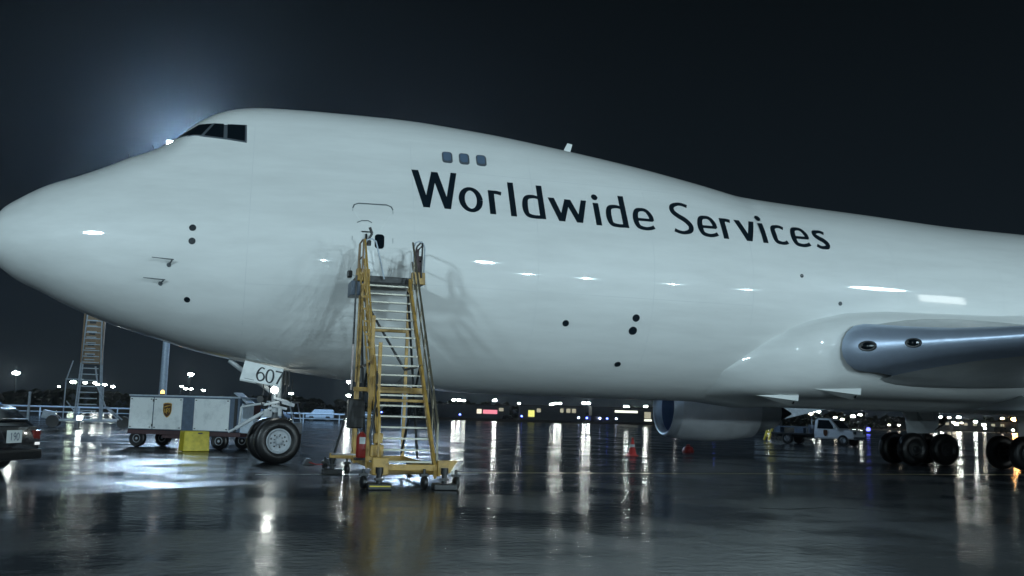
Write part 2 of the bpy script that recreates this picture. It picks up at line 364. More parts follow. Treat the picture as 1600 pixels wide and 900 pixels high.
for ch, x0, x1 in LET:
    zb_ = 6.84-(x0-11)*.0215; h = .745-(x0-12)*.0105; cap = h*(1.5 if ch == 'W' else 1.5 if ch == 'S' else 1.45)
    mb = MB()
    for j, (st, hz) in enumerate(glyph(ch, x1-x0, h, cap, .166, .108)):
        ribbon(mb, st, lambda a, b, l, x0=x0, zb_=zb_: skin(x0+a, zb_+b, l)[0], lift=.004+.0015*j, horiz=bool(hz), sub=4 if len(st) < 4 else 1)
    part(mb, 'letter', m_ink)

# -------- patches on the skin: outline given as (X, z) polygon
def inset_poly(poly, k):
    cx = sum(p[0] for p in poly)/len(poly); cz = sum(p[1] for p in poly)/len(poly)
    out = []
    for x, z in poly:
        d = math.hypot(x-cx, z-cz); out.append((x+(cx-x)*k/d, z+(cz-z)*k/d))
    return out
def rrect(x0, x1, z0, z1, r, n=4):
    o = []
    for cx, cz, a in ((x1-r, z1-r, 0), (x0+r, z1-r, 90), (x0+r, z0+r, 180), (x1-r, z0+r, 270)):
        for i in range(n+1): t = R(a+90*i/n); o.append((cx+r*math.cos(t), cz+r*math.sin(t)))
    return o
def patch(poly, off, name, m, parent=None, thick=0.012, rings=4):
    cx = sum(p[0] for p in poly)/len(poly); cz = sum(p[1] for p in poly)/len(poly); rows = []
    rows.append([skin(x, z, off-thick)[0] for x, z in poly])
    for k in range(rings):
        s = 1-k/rings; rows.append([skin(cx+(x-cx)*s, cz+(z-cz)*s, off)[0] for x, z in poly])
    mb = MB(); mb.grid(rows, closed=True); n = len(poly); c = len(mb.v); mb.v.append(tuple(skin(cx, cz, off)[0]))
    mb.f += [(rings*n+i, rings*n+(i+1) % n, c) for i in range(n)]
    return part(mb, name, m, parent)
def outline(poly, wd, off, name, m, parent=None, closed=True):
    P = list(poly)+([poly[0]] if closed else []); mb = MB(); ribbon(mb, [(x, z, wd) for x, z in P], lambda a, b, l: skin(a, b, l)[0], lift=off, sub=2)
    return part(mb, name, m, parent)
# cockpit windows: three side panes, dark, in a grey surround (both sides)
def shift(poly): return poly
sur = [(4.70, 8.56), (5.02, 8.80), (5.26, 8.985), (5.66, 9.01), (6.50, 9.005), (6.53, 8.44), (6.02, 8.505), (5.42, 8.555), (5.05, 8.57)]
wf = patch(sur, .012, 'cockpit_window_frame', m_wframe, rings=6)
for poly in ([(4.80, 8.595), (5.05, 8.80), (5.29, 8.965), (5.60, 8.985), (5.36, 8.60), (5.1, 8.60)],
             [(5.44, 8.595), (5.68, 8.985), (5.91, 8.985), (5.93, 8.55)],
             [(6.03, 8.55), (6.01, 8.985), (6.46, 8.98), (6.48, 8.485)]):
    pt = []
    for i in range(len(poly)):
        a = poly[i]; b = poly[(i+1) % len(poly)]
        for k in range(4): pt.append((a[0]+(b[0]-a[0])*k/4, a[1]+(b[1]-a[1])*k/4))
    patch(pt, .024, 'pane', m_glass, wf)
# starboard windshield counterpart, mirrored
def mirror(o, parent=None):
    c = o.copy(); c.data = o.data.copy(); C.objects.link(c); c.parent = parent or o.parent
    for v_ in c.data.vertices: v_.co.y *= -1
    c.data.flip_normals()
    for ch in o.children: mirror(ch, c)
    return c
mirror(wf)
# upper deck windows
for x in (11.86, 12.335, 12.82):
    f = patch(rrect(x-.145, x+.145, 8.29, 8.65, .085), .008, 'upper_deck_window', m_wframe)
    patch(rrect(x-.115, x+.105, 8.36, 8.63, .07), .012, 'pane', m_upwin, f)
# entry door with its window
door = patch(rrect(9.27, 10.30, 4.86, 6.80, .16), .005, 'entry_door', m_skin, rings=10, thick=.01)
outline(rrect(9.27, 10.30, 4.86, 6.80, .16), .014, .007, 'door_seam', mat('faint_seam', (.34, .37, .38), .5), door)
outline([(9.27, 6.66), (9.31, 6.76), (9.42, 6.81), (10.14, 6.82), (10.26, 6.77), (10.30, 6.68)], .028, .011, 'rain_gutter', m_seam, door, closed=False)
patch(rrect(9.84, 10.08, 5.60, 5.98, .08), .012, 'window', m_glass, door)
MB_ = MB().tube(skin(9.62, 5.95, .02)[0], skin(9.62, 5.80, .09)[0], .03).tube(skin(9.5, 6.02, .03)[0], skin(9.74, 6.02, .03)[0], .015)
MB_.build('door_handle', m_dark, door)
outline([(9.38, 6.26), (9.5, 6.32), (9.66, 6.33), (9.76, 6.28)], .022, .014, 'step_mark', m_seam, door, closed=False)
m_fs = mat('skin_joint', (.67, .70, .70), .5)
for X, za, zb2 in ((6.72, 3.1, 9.2), (10.85, 2.9, 9.4), (14.2, 2.9, 9.2), (17.55, 2.9, 8.9), (20.6, 4.2, 8.4), (25.4, 5.1, 8.1), (29.2, 5.1, 8.0)):
    mb = MB(); ribbon(mb, [(X, za+(zb2-za)*k/24, .016) for k in range(25)], lambda a, b, l: skin(a, b, l)[0], lift=.0025, sub=1); part(mb, 'skin_joint', m_fs)
for xa, xb, z in ((6.72, 10.85, 4.55), (10.85, 20.6, 4.75), (10.85, 30, 8.02)):
    mb = MB(); ribbon(mb, [(xa+(xb-xa)*k/30, z, .014) for k in range(31)], lambda a, b, l: skin(a, b, l)[0], lift=.0025, sub=1); part(mb, 'skin_joint', m_fs)
# round ports
for x, z, r_ in [(5.38, 5.88, .085), (5.39, 5.54, .085), (5.35, 4.12, .075), (15.1, 3.98, .09), (17.1, 4.22, .105), (17.07, 3.88, .12), (16.90, 2.98, .09), (22.16, 5.70, .055), (23.43, 4.97, .06)]:
    if z > 3.2: p, n = skin(x, z, .004)
    else: p, n = skin(x, z, .004)
    o = part(MB().lathe([(-.01, r_), (.006, r_), (.006, r_*.7), (-.004, r_*.66)], p, n, n=20), 'vent_port', m_ink if x < 20 or z > 5.5 else m_seam)
# pitot probes
for (X, z) in ((4.98, 5.03), (4.80, 4.58)):
    a, n = skin(X-.1, z-.10); b = a+n*.17+Vector((.12, 0, .16))
    mb = MB().tube(a, b, .024, 8, .016); mb.tube(b+Vector((.03, 0, 0)), b+Vector((-.48, -.02, .02)), .015, 8, .009)
    mb.tube(a-n*.01, a+n*.012, .055, 12)
    part(mb, 'pitot_probe', m_seam, smooth=True)
# roof antenna, small mast on brow
part(MB().add([(15.86, -.03, 9.50), (16.10, -.03, 9.48), (16.20, -.012, 9.84), (16.04, -.012, 9.87), (15.86, .03, 9.50), (16.10, .03, 9.48), (16.20, .012, 9.84), (16.04, .012, 9.87)],
     [(0, 1, 2, 3), (7, 6, 5, 4), (0, 4, 5, 1), (1, 5, 6, 2), (2, 6, 7, 3), (3, 7, 4, 0)]), 'blade_antenna', m_skin)
for X in (3.55, 4.15):
    z = fT(math.sqrt(X)); part(MB().tube((X, -.3, z-.08), (X-.07, -.3, z+.10), .012, 6), 'wiper_post', m_dark)

# ================================================================ WING FAIRING (belly bulge)
def smooth(t): t = max(0, min(1, t)); return t*t*(3-2*t)
rows = []
for i in range(80):
    X = 19.0+i*.13 if i < 50 else 25.5+(i-50)*.55; s = smooth((X-19.6)/2.8); row = []
    tu = float(np.interp(X, [18.8, 19.9, 20.4, 20.9, 21.4, 21.9, 22.5, 23.6, 25, 30], [-60, -52, -43, -34, -27, -22, -17.5, -12.5, -10, -8]))                       # upper edge angle
    w_, zw, zb, zt = prm(X)
    for k in range(57):
        th = -90+(tu+90+8)*k/56; u_ = (th+90)/max(1, (tu+90)); 
        lo_ = -76; q = (th-lo_)/max(1, tu-lo_)        # round shoulder that carries the wing root
        g = min(1, max(0, (X-20.1)/3.3)); g = 1-(1-g)**1.8
        bump = 0 if q <= 0 or q >= 1 else smooth(q/.62) if q < .62 else math.sqrt(max(0, 1-((q-.62)/.38)**2))
        off = .92*g*bump + .14*s*(1-smooth((th+74)/16)) - .03*smooth((u_-.96)/.06) - .03*(1-s)
        rd = 3.25+off; row.append((X, -rd*math.cos(R(th)), zw+(zw-zb)/3.25*rd*math.sin(R(th))))
    rows.append(row)
rows = [r_+[(x, -y, z) for x, y, z in reversed(r_[:-1])] if False else r_ for r_ in rows]
wfair = part(MB().grid(rows), 'wing_fairing', m_skin, smooth='all'); mirror(wfair)
# ram-air scoops in the belly
for x, y, z, L_ in ((21.25, -2.22, 2.16, 1.3), (22.75, -2.88, 2.38, 1.45)):
    y2 = y; mb = MB()
    mb.add([(x, y, z+.10), (x+L_, y-.18, z+.16), (x+L_, y+.30, z-.10), (x+L_, y-.14, z-.03), (x+L_, y+.30, z-.17)], [(0, 1, 3), (0, 3, 4), (0, 4, 2), (0, 2, 1)])
    sc = part(mb, 'air_scoop', m_skin)
    part(MB().lathe([(-.02, .11), (.02, .12), (.03, .08)], (x+L_-.05, y+.04, z-.01), (1, -.4, -.2), n=14), 'scoop_mouth', m_black, sc)

# ================================================================ WINGS
def wing(sg):
    def sec(sp):                                            # sp: metres outboard of the root
        ch = 15.2-sp*.42 if sp < 8 else 11.8-(sp-8)*.42
        x0 = 22.66+sp*math.tan(R(41.5)) if sp > .59 else float(np.interp(sp, [-1.1, -.6, -.25, 0, .2, .4, .6], [21.6, 21.75, 21.95, 22.95, 23.08, 23.13, 23.19])); z0 = 3.58+.075*sp; th = float(np.interp(sp, [0, .6, 1.2, 2, 3.5, 5, 8, 27], [2.0, 1.75, 1.45, 1.15, .88, .86, .85, .4]))
        y = sg*(3.3+sp); up, lo = [], []
        for i in range(19):
            t = (i/18)**2; yt = th/2*(2.969*math.sqrt(t)-1.26*t-3.516*t*t+2.843*t**3-1.036*t**4)
            bl = 1-smooth(sp/4.5); e_ = min(1, t*ch/.75); yt = yt*(1-bl)+bl*max(yt, th*.36*math.sqrt(1-(1-e_)**2))
            up.append((x0+ch*t, y, z0+yt*1.12+.10*t)); lo.append((x0+ch*t, y, z0-yt*.95+.10*t))
        return up, lo
    SP = [-1.1, -.6, -.25, 0, .2, .4, .6, .9, 1.2, 1.6, 2, 2.5, 3, 4, 5, 6, 8, 11, 14, 18, 22, 27]
    ups = [sec(s)[0] for s in SP]; los = [sec(s)[1] for s in SP]
    k0 = 6                                                 # slat covers the first rows
    n0, n1 = 6, 7
    loft = lambda a, b: [list(reversed(l[a:b]))+[] for l in los]
    wg = part(MB().grid([u[5:] for u in ups]).grid([l[6:] for l in los]), 'wing', m_skin_b, smooth='all')
    # wing root: close leading edge inboard behind the slat
    rows = []
    for i, s in enumerate(SP):
        u, l = sec(s); row = list(reversed(l[:7]))+u[1:6]
        cx = sum(p[0] for p in row)/len(row); cz = sum(p[2] for p in row)/len(row)
        rows.append([(x-.012 if x < cx else x, y, z+(.01 if z > cz else -.01)) for x, y, z in row])
    sl = part(MB().grid(rows[5:]), 'leading_edge_slat', m_slat, wg, smooth='all')
    for s, r_ in ((.98, .17), (1.88, .15)):
        u, l = sec(s); x0, y0, z0 = u[0]; n = Vector((-math.cos(R(41.5)), sg*math.sin(R(41.5)), 0)).normalized()
        c = Vector((x0+.03, y0, z0+.02))
        lt = part(MB().lathe([(-.05, r_*.2), (-.02, r_*1.15), (.035, r_*.98), (.03, r_*.5)], (0, 0, 0), n, n=24), 'landing_light', m_black, wg, smooth=True)
        lt.location = c+n*.035; lt.scale = (1.35, 1.35, .78)
        lens = MB().lathe([(.036, r_*.78), (.06, r_*.6), (.075, r_*.15)], (0, 0, 0), n, n=20).build('lens', m_glass, lt, smooth=True)
        MB().lathe([(.07, .035), (.085, .03)], Vector((.06, sg*.07, 0)), n, n=10).build('reflector', m_chrome, lt)
    return wg
wing(-1); wing(1)

# ================================================================ ENGINE (starboard inboard, seen under the belly)
def engine(yc, x0=24.75, zc=2.02):
    n = 56
    e = part(MB().lathe([(.10, 1.235), (.35, 1.31), (1.0, 1.38), (2.0, 1.40), (3.0, 1.33), (4.0, 1.17), (4.15, 1.14), (4.15, 1.02)], (x0, yc, zc), (1, -.03, -.02), n=n, caps=False), 'engine_nacelle', m_nac, smooth=40)
    part(MB().lathe([(.35, 1.06), (.12, 1.09), (.0, 1.14), (-.03, 1.18), (0, 1.215), (.11, 1.245), (.36, 1.318)], (x0, yc, zc), (1, -.03, -.02), n=n, caps=False), 'inlet_lip', m_lip, e, smooth='all')
    part(MB().lathe([(.34, 1.06), (.9, 1.10), (1.2, 1.12), (1.22, .3), (1.1, .2), (.8, .02)], (x0, yc, zc), (1, -.03, -.02), n=n, caps=False), 'inlet_duct', m_fan, e, smooth=40)
    for k in range(24):
        a = 2*PI*k/24; c, s = math.cos(a), math.sin(a); c2, s2 = math.cos(a+.16), math.sin(a+.16)
        MB().add([(x0+1.12, yc+c*.3, zc+s*.3), (x0+1.0, yc+c*1.08, zc+s*1.08), (x0+1.14, yc+c2*1.08, zc+s2*1.08), (x0+1.18, yc+c2*.3, zc+s2*.3)], [(0, 1, 2, 3)]).build('fan_blade', m_bluegrey, e)
    part(MB().lathe([(4.1, 1.02), (4.3, .95), (5.3, .68), (5.4, .60)], (x0, yc, zc), (1, -.03, -.02), n=40, caps=False), 'core_cowl', m_skin_b, e, smooth=40)
    part(MB().lathe([(5.2, .55), (5.6, .36), (6.2, .05)], (x0, yc, zc), (1, -.03, -.02), n=24), 'exhaust_cone', m_dark, e, smooth=True)
    part(MB().add([(x0+1.2, yc, zc+1.25), (x0+4.9, yc, zc+2.0), (x0+7.2, yc, zc+1.7), (x0+6.6, yc, zc+.7), (x0+4.2, yc, zc+.8)]+[(x0+1.2, yc+.3, zc+1.25), (x0+4.9, yc+.35, zc+2.0), (x0+7.2, yc+.35, zc+1.7), (x0+6.6, yc+.3, zc+.7), (x0+4.2, yc+.3, zc+.8)],
         [(0, 1, 2, 3, 4), (9, 8, 7, 6, 5), (0, 5, 6, 1), (1, 6, 7, 2), (2, 7, 8, 3), (3, 8, 9, 4), (4, 9, 5, 0)]), 'pylon', m_skin_b, e)
    for dx, zz, r_ in ((.95, -.15, .06), (1.6, -.85, .10), (2.6, -.2, .05)):
        a = math.asin(zz/1.38); p = Vector((x0+dx, yc-1.375*math.cos(a)-.01, zc+zz)); part(MB().lathe([(-.02, r_), (.012, r_), (.012, .01)], p, (0, -math.cos(a), math.sin(a)), n=16), 'access_port', m_dark, e)
engine(11.7)

# ================================================================ LANDING GEAR
def wheel(parent, c, sgn=-1, rad=.62, wd=.42, rim=.27, name='wheel', detail=True):
    c = Vector(c); e = wd/2
    ty = part(MB().lathe([(-e*.75, rim), (-e, rim+.08), (-e, rad-.16), (-e*.86, rad-.06), (-e*.62, rad-.012), (-e*.45, rad-.004), (-e*.42, rad-.014), (-e*.38, rad), (-.02, rad+.004), (-.012, rad-.008), (.012, rad-.008), (.02, rad+.004), (e*.38, rad), (e*.42, rad-.014), (e*.45, rad-.004), (e*.62, rad-.012), (e*.86, rad-.06), (e, rad-.16), (e, rim+.08), (e*.75, rim)], c, (0, 1, 0), n=48, caps=False), name, m_tyre, parent, smooth=50)
    f = sgn*e
    part(MB().lathe([(f*.62, rim+.012), (f*.86, rim+.015), (f*.9, rim-.01), (f*.84, rim-.035), (f*.72, rim-.05), (f*.70, .15), (f*.76, .10), (f*.95, .085), (f*1.0, .05), (f*1.0, .001)], c, (0, 1, 0), n=36), 'rim', m_rim if detail else m_dark, ty, smooth=40)
    if detail:
        mb = MB()
        for k in range(9):
            a = 2*PI*k/9; p = c+Vector((math.cos(a)*.215, f*.69, math.sin(a)*.165)); mb.lathe([(f*.0, .026), (f*.06, .022)], p, (0, 1, 0), n=8)
            p2 = c+Vector((math.cos(a)*.125, f*.72, math.sin(a)*.125)); mb.lathe([(0, .014), (f*.14, .012)], p2, (0, 1, 0), n=6)
        part(mb, 'hub_bolts', m_dark, ty)
    return ty
ng = plane
nX = 7.73
gear = part(MB().tube((nX, 0, .62), (nX, 0, 1.45), .085, 16).tube((nX, 0, 1.4), (nX+.03, 0, 2.75), .135, 18).tube((nX, 0, 1.38), (nX, 0, 1.5), .17, 18), 'nose_gear_strut', m_alu, smooth=35)
axl = part(MB().tube((0, -.62, .62), (0, .62, .62), .07, 14), 'axle', m_dark, gear)
axl.location = (nX, 0, 0); axl.rotation_euler = (0, 0, R(11))
wheel(axl, (0, -.455, .62), rim=.32); wheel(axl, (0, .455, .62), 1, rim=.32)
part(MB().tube((nX-.1, -.12, 1.50), (nX-1.02, -.22, .92), .05, 12).tube((nX-1.02, -.22, .92), (nX-1.2, -.22, .82), .032, 8).tube((nX-.3, -.12, 1.62), (nX-.9, -.2, 1.50), .03, 8).tube((nX-.9, -.2, 1.5), (nX-.93, -.2, 1.02), .028, 8), 'steering_tow_link', m_alu, gear, smooth=35)
part(MB().tube((nX-.08, .1, 1.9), (nX-1.3, .15, 2.75), .06, 10).tube((nX-.08, -.1, 1.9), (nX-1.3, -.15, 2.75), .06, 10), 'drag_brace', m_alu, gear, smooth=35)
part(MB().tube((nX+.16, -.02, 1.42), (nX+.34, -.02, .98), .045, 10).tube((nX+.34, -.02, .98), (nX+.10, -.02, .66), .045, 10).tube((nX+.42, -.2, 1.35), (nX+.50, -.2, .95), .018, 6), 'torque_link', m_dark, gear, smooth=35)
mb = MB()
for dz, dx in ((1.52, .2), (1.62, -.22), (1.72, .26)): mb.box((nX+dx*.5, -.16, dz), (.42, .10, .07), ry=dx)
mb.box((nX+.34, -.1, 1.62), (.34, .22, .10), ry=.25).box((nX-.2, -.2, 1.33), (.22, .12, .16)).box((nX+.12, -.18, 1.40), (.10, .1, .26))
part(mb, 'steering_collar', m_alu, gear, bevel=.012)
mb = MB()
for k in range(7):
    y = -.17+.02*k; x = nX-.35+.13*k
    mb.path([(x, y, 2.3), (x+.06*math.sin(k*2), y-.05, 1.95), (x-.04, y-.03, 1.65), (x+.08*math.cos(k), y, 1.32)], .012, 6)
part(mb, 'hydraulic_hoses', m_rope, gear, smooth=True)
part(MB().lathe([(-.05, .05), (0, .085), (.03, .09)], (nX-.42, -.25, 1.72), (0, -1, 0), n=20), 'unlit_taxi_lamp', m_dark, gear, smooth=True)
tl = part(MB().lathe([(-.08, .04), (-.02, .085), (.02, .09), (.02, .075)], (nX-.06, -.30, 1.98), (-.1, -1, 0), n=20), 'taxi_lamp', m_dark, gear, smooth=True)
part(MB().lathe([(0, .095), (.03, .08), (.045, .02)], (nX-.06, -.315, 1.98), (-.1, -1, 0), n=20), 'lens', g_taxi, tl, smooth=True)
# nose gear doors with 607
dq = [(6.85, 2.74), (7.87, 2.545), (7.79, 2.055), (6.74, 2.225)]
for yd in (-.60, .60):
    dr = part(MB().prism(dq, .045, 'xz', (0, yd, 0)), 'nose_gear_door', m_white, bevel=.008)
    part(MB().tube((7.2, yd*.93, 2.6), (7.6, yd*.3, 2.2), .018, 8).tube((7.92, yd*.95, 2.5), (7.95, yd*.9, 2.12), .03, 8).tube((8.02, yd*.95, 2.5), (8.04, yd*.9, 2.1), .022, 8), 'door_link', m_dark, dr)
    if yd < 0:
        def dmap(a, b, l, yd=yd):
            t = -.186; return Vector((6.98+a+b*.10, yd-.0225-l, 2.565+t*(a)+b*1.0-.30))
        digs = {'6': (catmull([(.20, .33, .04), (.12, .345, .036), (.05, .25, .045), (.025, .12, .052), (.07, .02, .04), (.13, .0, .036), (.20, .05, .045), (.215, .12, .05), (.18, .19, .042), (.12, .215, .036), (.05, .18, .04), (.03, .13, .03)]),),
                '0': (catmull([(.115, .345, .036), (.05, .30, .045), (.022, .17, .052), (.05, .045, .045), (.115, .0, .036), (.18, .045, .045), (.208, .17, .052), (.18, .30, .045), (.115, .345, .036)]),),
                '7': ([(.0, .335, .04), (.21, .335, .04)], [(.20, .33, .05), (.13, .17, .05), (.075, 0, .05)])}
        for k, ch in enumerate('607'):
            mb = MB()
            for j, st in enumerate(digs[ch]): ribbon(mb, [(x+.16+k*.245, y, wd) for x, y, wd in st], dmap, lift=.003+.001*j, sub=1)
            part(mb, 'digit', m_ink, dr)
        mb = MB(); ribbon(mb, [(-.12, -.02, .012), (.13, -.02, .012)], dmap, lift=.003); part(mb, 'small_marking', m_seam, dr)
def truck(X, Y, sg):
    st = part(MB().tube((X, Y, .7), (X+.1, Y+sg*-.15, 2.9), .19, 18).tube((X-.1, Y, 1.0), (X+1.0, Y, 2.6), .08, 10), 'main_gear_strut', m_dark, smooth=35)
    part(MB().box((X, Y, .64), (1.9, .24, .22)).tube((X-.735, Y-.7, .62), (X-.735, Y+.7, .62), .07).tube((X+.735, Y-.7, .62), (X+.735, Y+.7, .62), .07), 'bogie_beam', m_dark, st, bevel=.02)
    for dx in (-.735, .735):
        for dy in (-.56, .56): wheel(st, (X+dx, Y+dy, .62), -1 if dy < 0 else 1, detail=False)
    part(MB().prism([(X-.9, 2.35), (X+.8, 2.35), (X+.65, 1.25), (X-.75, 1.20)], .05, 'xz', (0, Y-sg*.3, 0)), 'gear_door', m_skin_b, st, bevel=.01)
    part(MB().tube((X+.25, Y-.2, 1.2), (X+1.0, Y-.3, 1.9), .06).tube((X+.5, Y-.3, 1.35), (X+.95, Y-.35, 1.62), .03).box((X+.95, Y-.3, 1.75), (.12, .2, .3), ry=.6), 'retraction_link', m_dark, st)
    for dx in (-1.0, -.25):
        part(MB().add([(X+dx-.35, Y-.75, 2.12), (X+dx+.35, Y-.75, 2.12), (X+dx+.55, Y-.55, 1.72), (X+dx+.1, Y-.55, 1.72)]+[(X+dx-.35, Y-.70, 2.12), (X+dx+.35, Y-.70, 2.12), (X+dx+.55, Y-.50, 1.72), (X+dx+.1, Y-.50, 1.72)],
             [(0, 1, 2, 3), (7, 6, 5, 4), (0, 4, 5, 1), (1, 5, 6, 2), (2, 6, 7, 3), (3, 7, 4, 0)]), 'door_flap', m_skin, st)
truck(32.75, 5.25, 1); truck(34.9, 1.92, 1); truck(35.2, -2.6, -1); truck(32.75, -5.9, -1)
part(MB().box((34.5, 0, 2.28), (9, 6.6, .5)), 'wheel_well_belly', m_skin_b, bevel=.15)

# ================================================================ STAIR STAND
SX0, SX1 = 9.52, 10.55
stand = thing('maintenance_stair', 'tall yellow wheeled maintenance stair leading up to the airplane entry door', 'stair', (10.0, -6.0, 0))
def sp(mb, name, m, parent=None, **k):
    o = mb.build(name, m, parent or stand, **k)
    if parent is None: o.location = (-10.0, 6.0, 0)
    return o
YB, ZB_, YT, ZT_ = -8.25, .42, -4.35, 4.60
NT = 19
def ramp(t, dz=0, dy=0): return (YB+(YT-YB)*t+dy, ZB_+(ZT_-ZB_)*t+dz)
tr = MB().box((0, 0, 0), (SX1-SX0-.06, .16, .022)); nosing = MB().box((0, -.09, .0), (SX1-SX0-.06, .02, .034)).build('nosing', mat('worn_steel_nosing', (.50, .48, .40), .35, metal=.3, noise=.3, nscale=20))
for k in range(NT):
    y, z = ramp((k+.4)/NT)
    if k == 0:
        t0 = sp(tr, 'tread', m_tread); t0.location = ((SX0+SX1)/2-10, y+6, z); tread0 = t0; nosing.parent = t0
    else:
        c = copy_tree(tread0); c.parent = stand; c.location = ((SX0+SX1)/2-10, y+6, z)
for x in (SX0-.03, SX1+.03):
    y0, z0 = ramp(-.03); y1, z1 = ramp(1.0)
    mb = MB().add([(x-.03, y0, z0-.10), (x-.03, y1, z1-.12), (x-.03, y1, z1+.10), (x-.03, y0, z0+.12), (x+.03, y0, z0-.10), (x+.03, y1, z1-.12), (x+.03, y1, z1+.10), (x+.03, y0, z0+.12)],
                  [(0, 1, 2, 3), (7, 6, 5, 4), (0, 4, 5, 1), (1, 5, 6, 2), (2, 6, 7, 3), (3, 7, 4, 0)])
    sp(mb, 'stringer', m_yel)
def rail(x, m, mid=True, ext=0):
    P = [ramp(0.0, .05), ramp(0.0, .95), ramp(1.0, 1.0)]
    mb = MB().path([(x, P[0][0], P[0][1]), (x, P[0][0], P[1][1]-.1), (x, P[0][0]+.08, P[1][1]), (x, P[2][0], P[2][1])], .026, 10)
    if mid: mb.path([(x, *ramp(.0, .5)), (x, *ramp(1, .52))], .02, 8)
    for k in range(1, 7):
        a = ramp(k/6.5); b = ramp(k/6.5, .97); mb.tube((x, a[0], a[1]), (x, b[0], b[1]), .018, 8)
    return sp(mb, 'handrail', m, smooth=35)
rail(SX0-.07, m_yel); rail(SX1+.07, m_tread)
# lattice columns of the lifting frame
for x, y, h in ((SX0-.02, -7.5, 2.6), (SX0-.12, -7.0, 3.2), (SX0-.10, -4.2, 4.2), (SX0-.16, -5.0, 4.1), (SX1+.05, -4.2, 4.2)):
    sp(MB().box((x, y, h/2+.3), (.075, .075, h)), 'support_post', m_yel, bevel=.008)
for k in range(9):
    t = .35+k*.075; y, z = ramp(t)
    sp(MB().box((SX0-.09, y, z+.35), (.16, .04, .05)).tube((SX0-.15, y, z+.1), (SX0-.15, y+.3, z+.62), .016, 6), 'side_ladder_rung', m_yel)
mb = MB()
for x in (SX0-.1, SX1+.02):
    mb.tube((x, -4.2, 4.4), (x, -6.4, .5), .03).tube((x, -4.2, .5), (x, -6.3, 2.5), .028).tube((x, -4.2, 2.5), (x, -6.4, 2.5), .03)
mb.tube((SX0-.1, -4.2, .5), (SX1+.02, -4.2, 2.4), .025).tube((SX0-.1, -4.2, 4.3), (SX1+.02, -4.2, 2.5), .03)
sp(mb, 'diagonal_brace', m_dark, smooth=35)
sp(MB().box((10.03, -6.35, 1.95), (1.22, .09, .13)).box((10.03, -7.0, 1.72), (1.22, .06, .06)).box((9.35, -6.3, 1.95), (.45, .08, .09)), 'cross_beam', m_yel, bevel=.01)
sp(MB().box((10.03, -4.2, 3.45), (1.3, .08, .12)), 'cross_beam', m_yel, bevel=.01)
# platform
pf = sp(MB().box((10.12, -3.78, 4.66), (1.62, .95, .16)), 'platform', m_dark, bevel=.01)
for x in (9.45, 10.80):
    MB().box((x, -4.22, 4.74), (.34, .22, .30), taper=.93).build('platform_corner_box', m_yel, pf, bevel=.015)
MB().box((9.22, -3.4, 4.86), (.12, .2, .18)).build('door_bumper', m_black, pf, bevel=.03)
MB().box((9.35, -3.9, 4.42), (.35, .7, .35), taper=1.0).build('lift_bracket', m_bluegrey, pf, bevel=.02)
def hoop(x, y0, y1, z0, z1, r_=.02):
    return [(x, y0, z0), (x, y0, z1-.15), (x, y0+.05, z1-.04), (x, y0+.15, z1), (x, y1-.15, z1), (x, y1-.05, z1-.04), (x, y1, z1-.15), (x, y1, z0)]
MB().path(hoop(9.42, -4.35, -3.45, 4.75, 5.62), .022, 8).path([(9.42, -4.35, 5.2), (9.42, -3.45, 5.2)], .018, 8).path([(9.40, -3.75, 4.8), (9.40, -3.75, 5.58)], .03, 8).build('platform_guardrail', m_tan, pf, smooth=35)
MB().path(hoop(10.86, -4.35, -3.45, 4.75, 5.66), .022, 8).path([(10.86, -4.35, 5.2), (10.86, -3.45, 5.2)], .018, 8).build('platform_guardrail', m_dark, pf, smooth=35)
# front hoops facing the camera
MB().path([(9.45, -4.3, 4.8), (9.45, -4.3, 5.45), (9.5, -4.3, 5.6), (9.62, -4.3, 5.64), (9.72, -4.3, 5.58), (9.76, -4.3, 5.45), (9.95, -4.4, 4.65)], .02, 8).build('entry_hoop', m_scaf, pf, smooth=35)
MB().path([(10.66, -4.3, 4.8), (10.66, -4.3, 5.5), (10.70, -4.3, 5.62), (10.78, -4.3, 5.66), (10.88, -4.3, 5.62), (10.93, -4.3, 5.5), (10.93, -4.3, 4.8)], .018, 8).build('entry_hoop', m_scaf, pf, smooth=35)
MB().box((10.76, -4.2, 5.12), (.09, .06, .72)).box((10.85, -4.1, 5.05), (.09, .06, .55)).tube((10.74, -4.25, 5.4), (10.86, -4.25, 5.55), .016).build('folded_gate', m_maroon, pf, bevel=.01)
MB().tube((9.55, -4.1, 5.62), (9.64, -4.1, 5.80), .03).tube((9.64, -4.1, 5.80), (9.58, -4.1, 5.95), .035).tube((9.56, -4.1, 5.5), (9.56, -4.1, 5.62), .07, 12).build('spot_lamp', m_dark, pf, smooth=35)
MB().box((9.60, -3.9, 5.15), (.30, .05, .55)).build('control_panel', m_white, pf, bevel=.01)
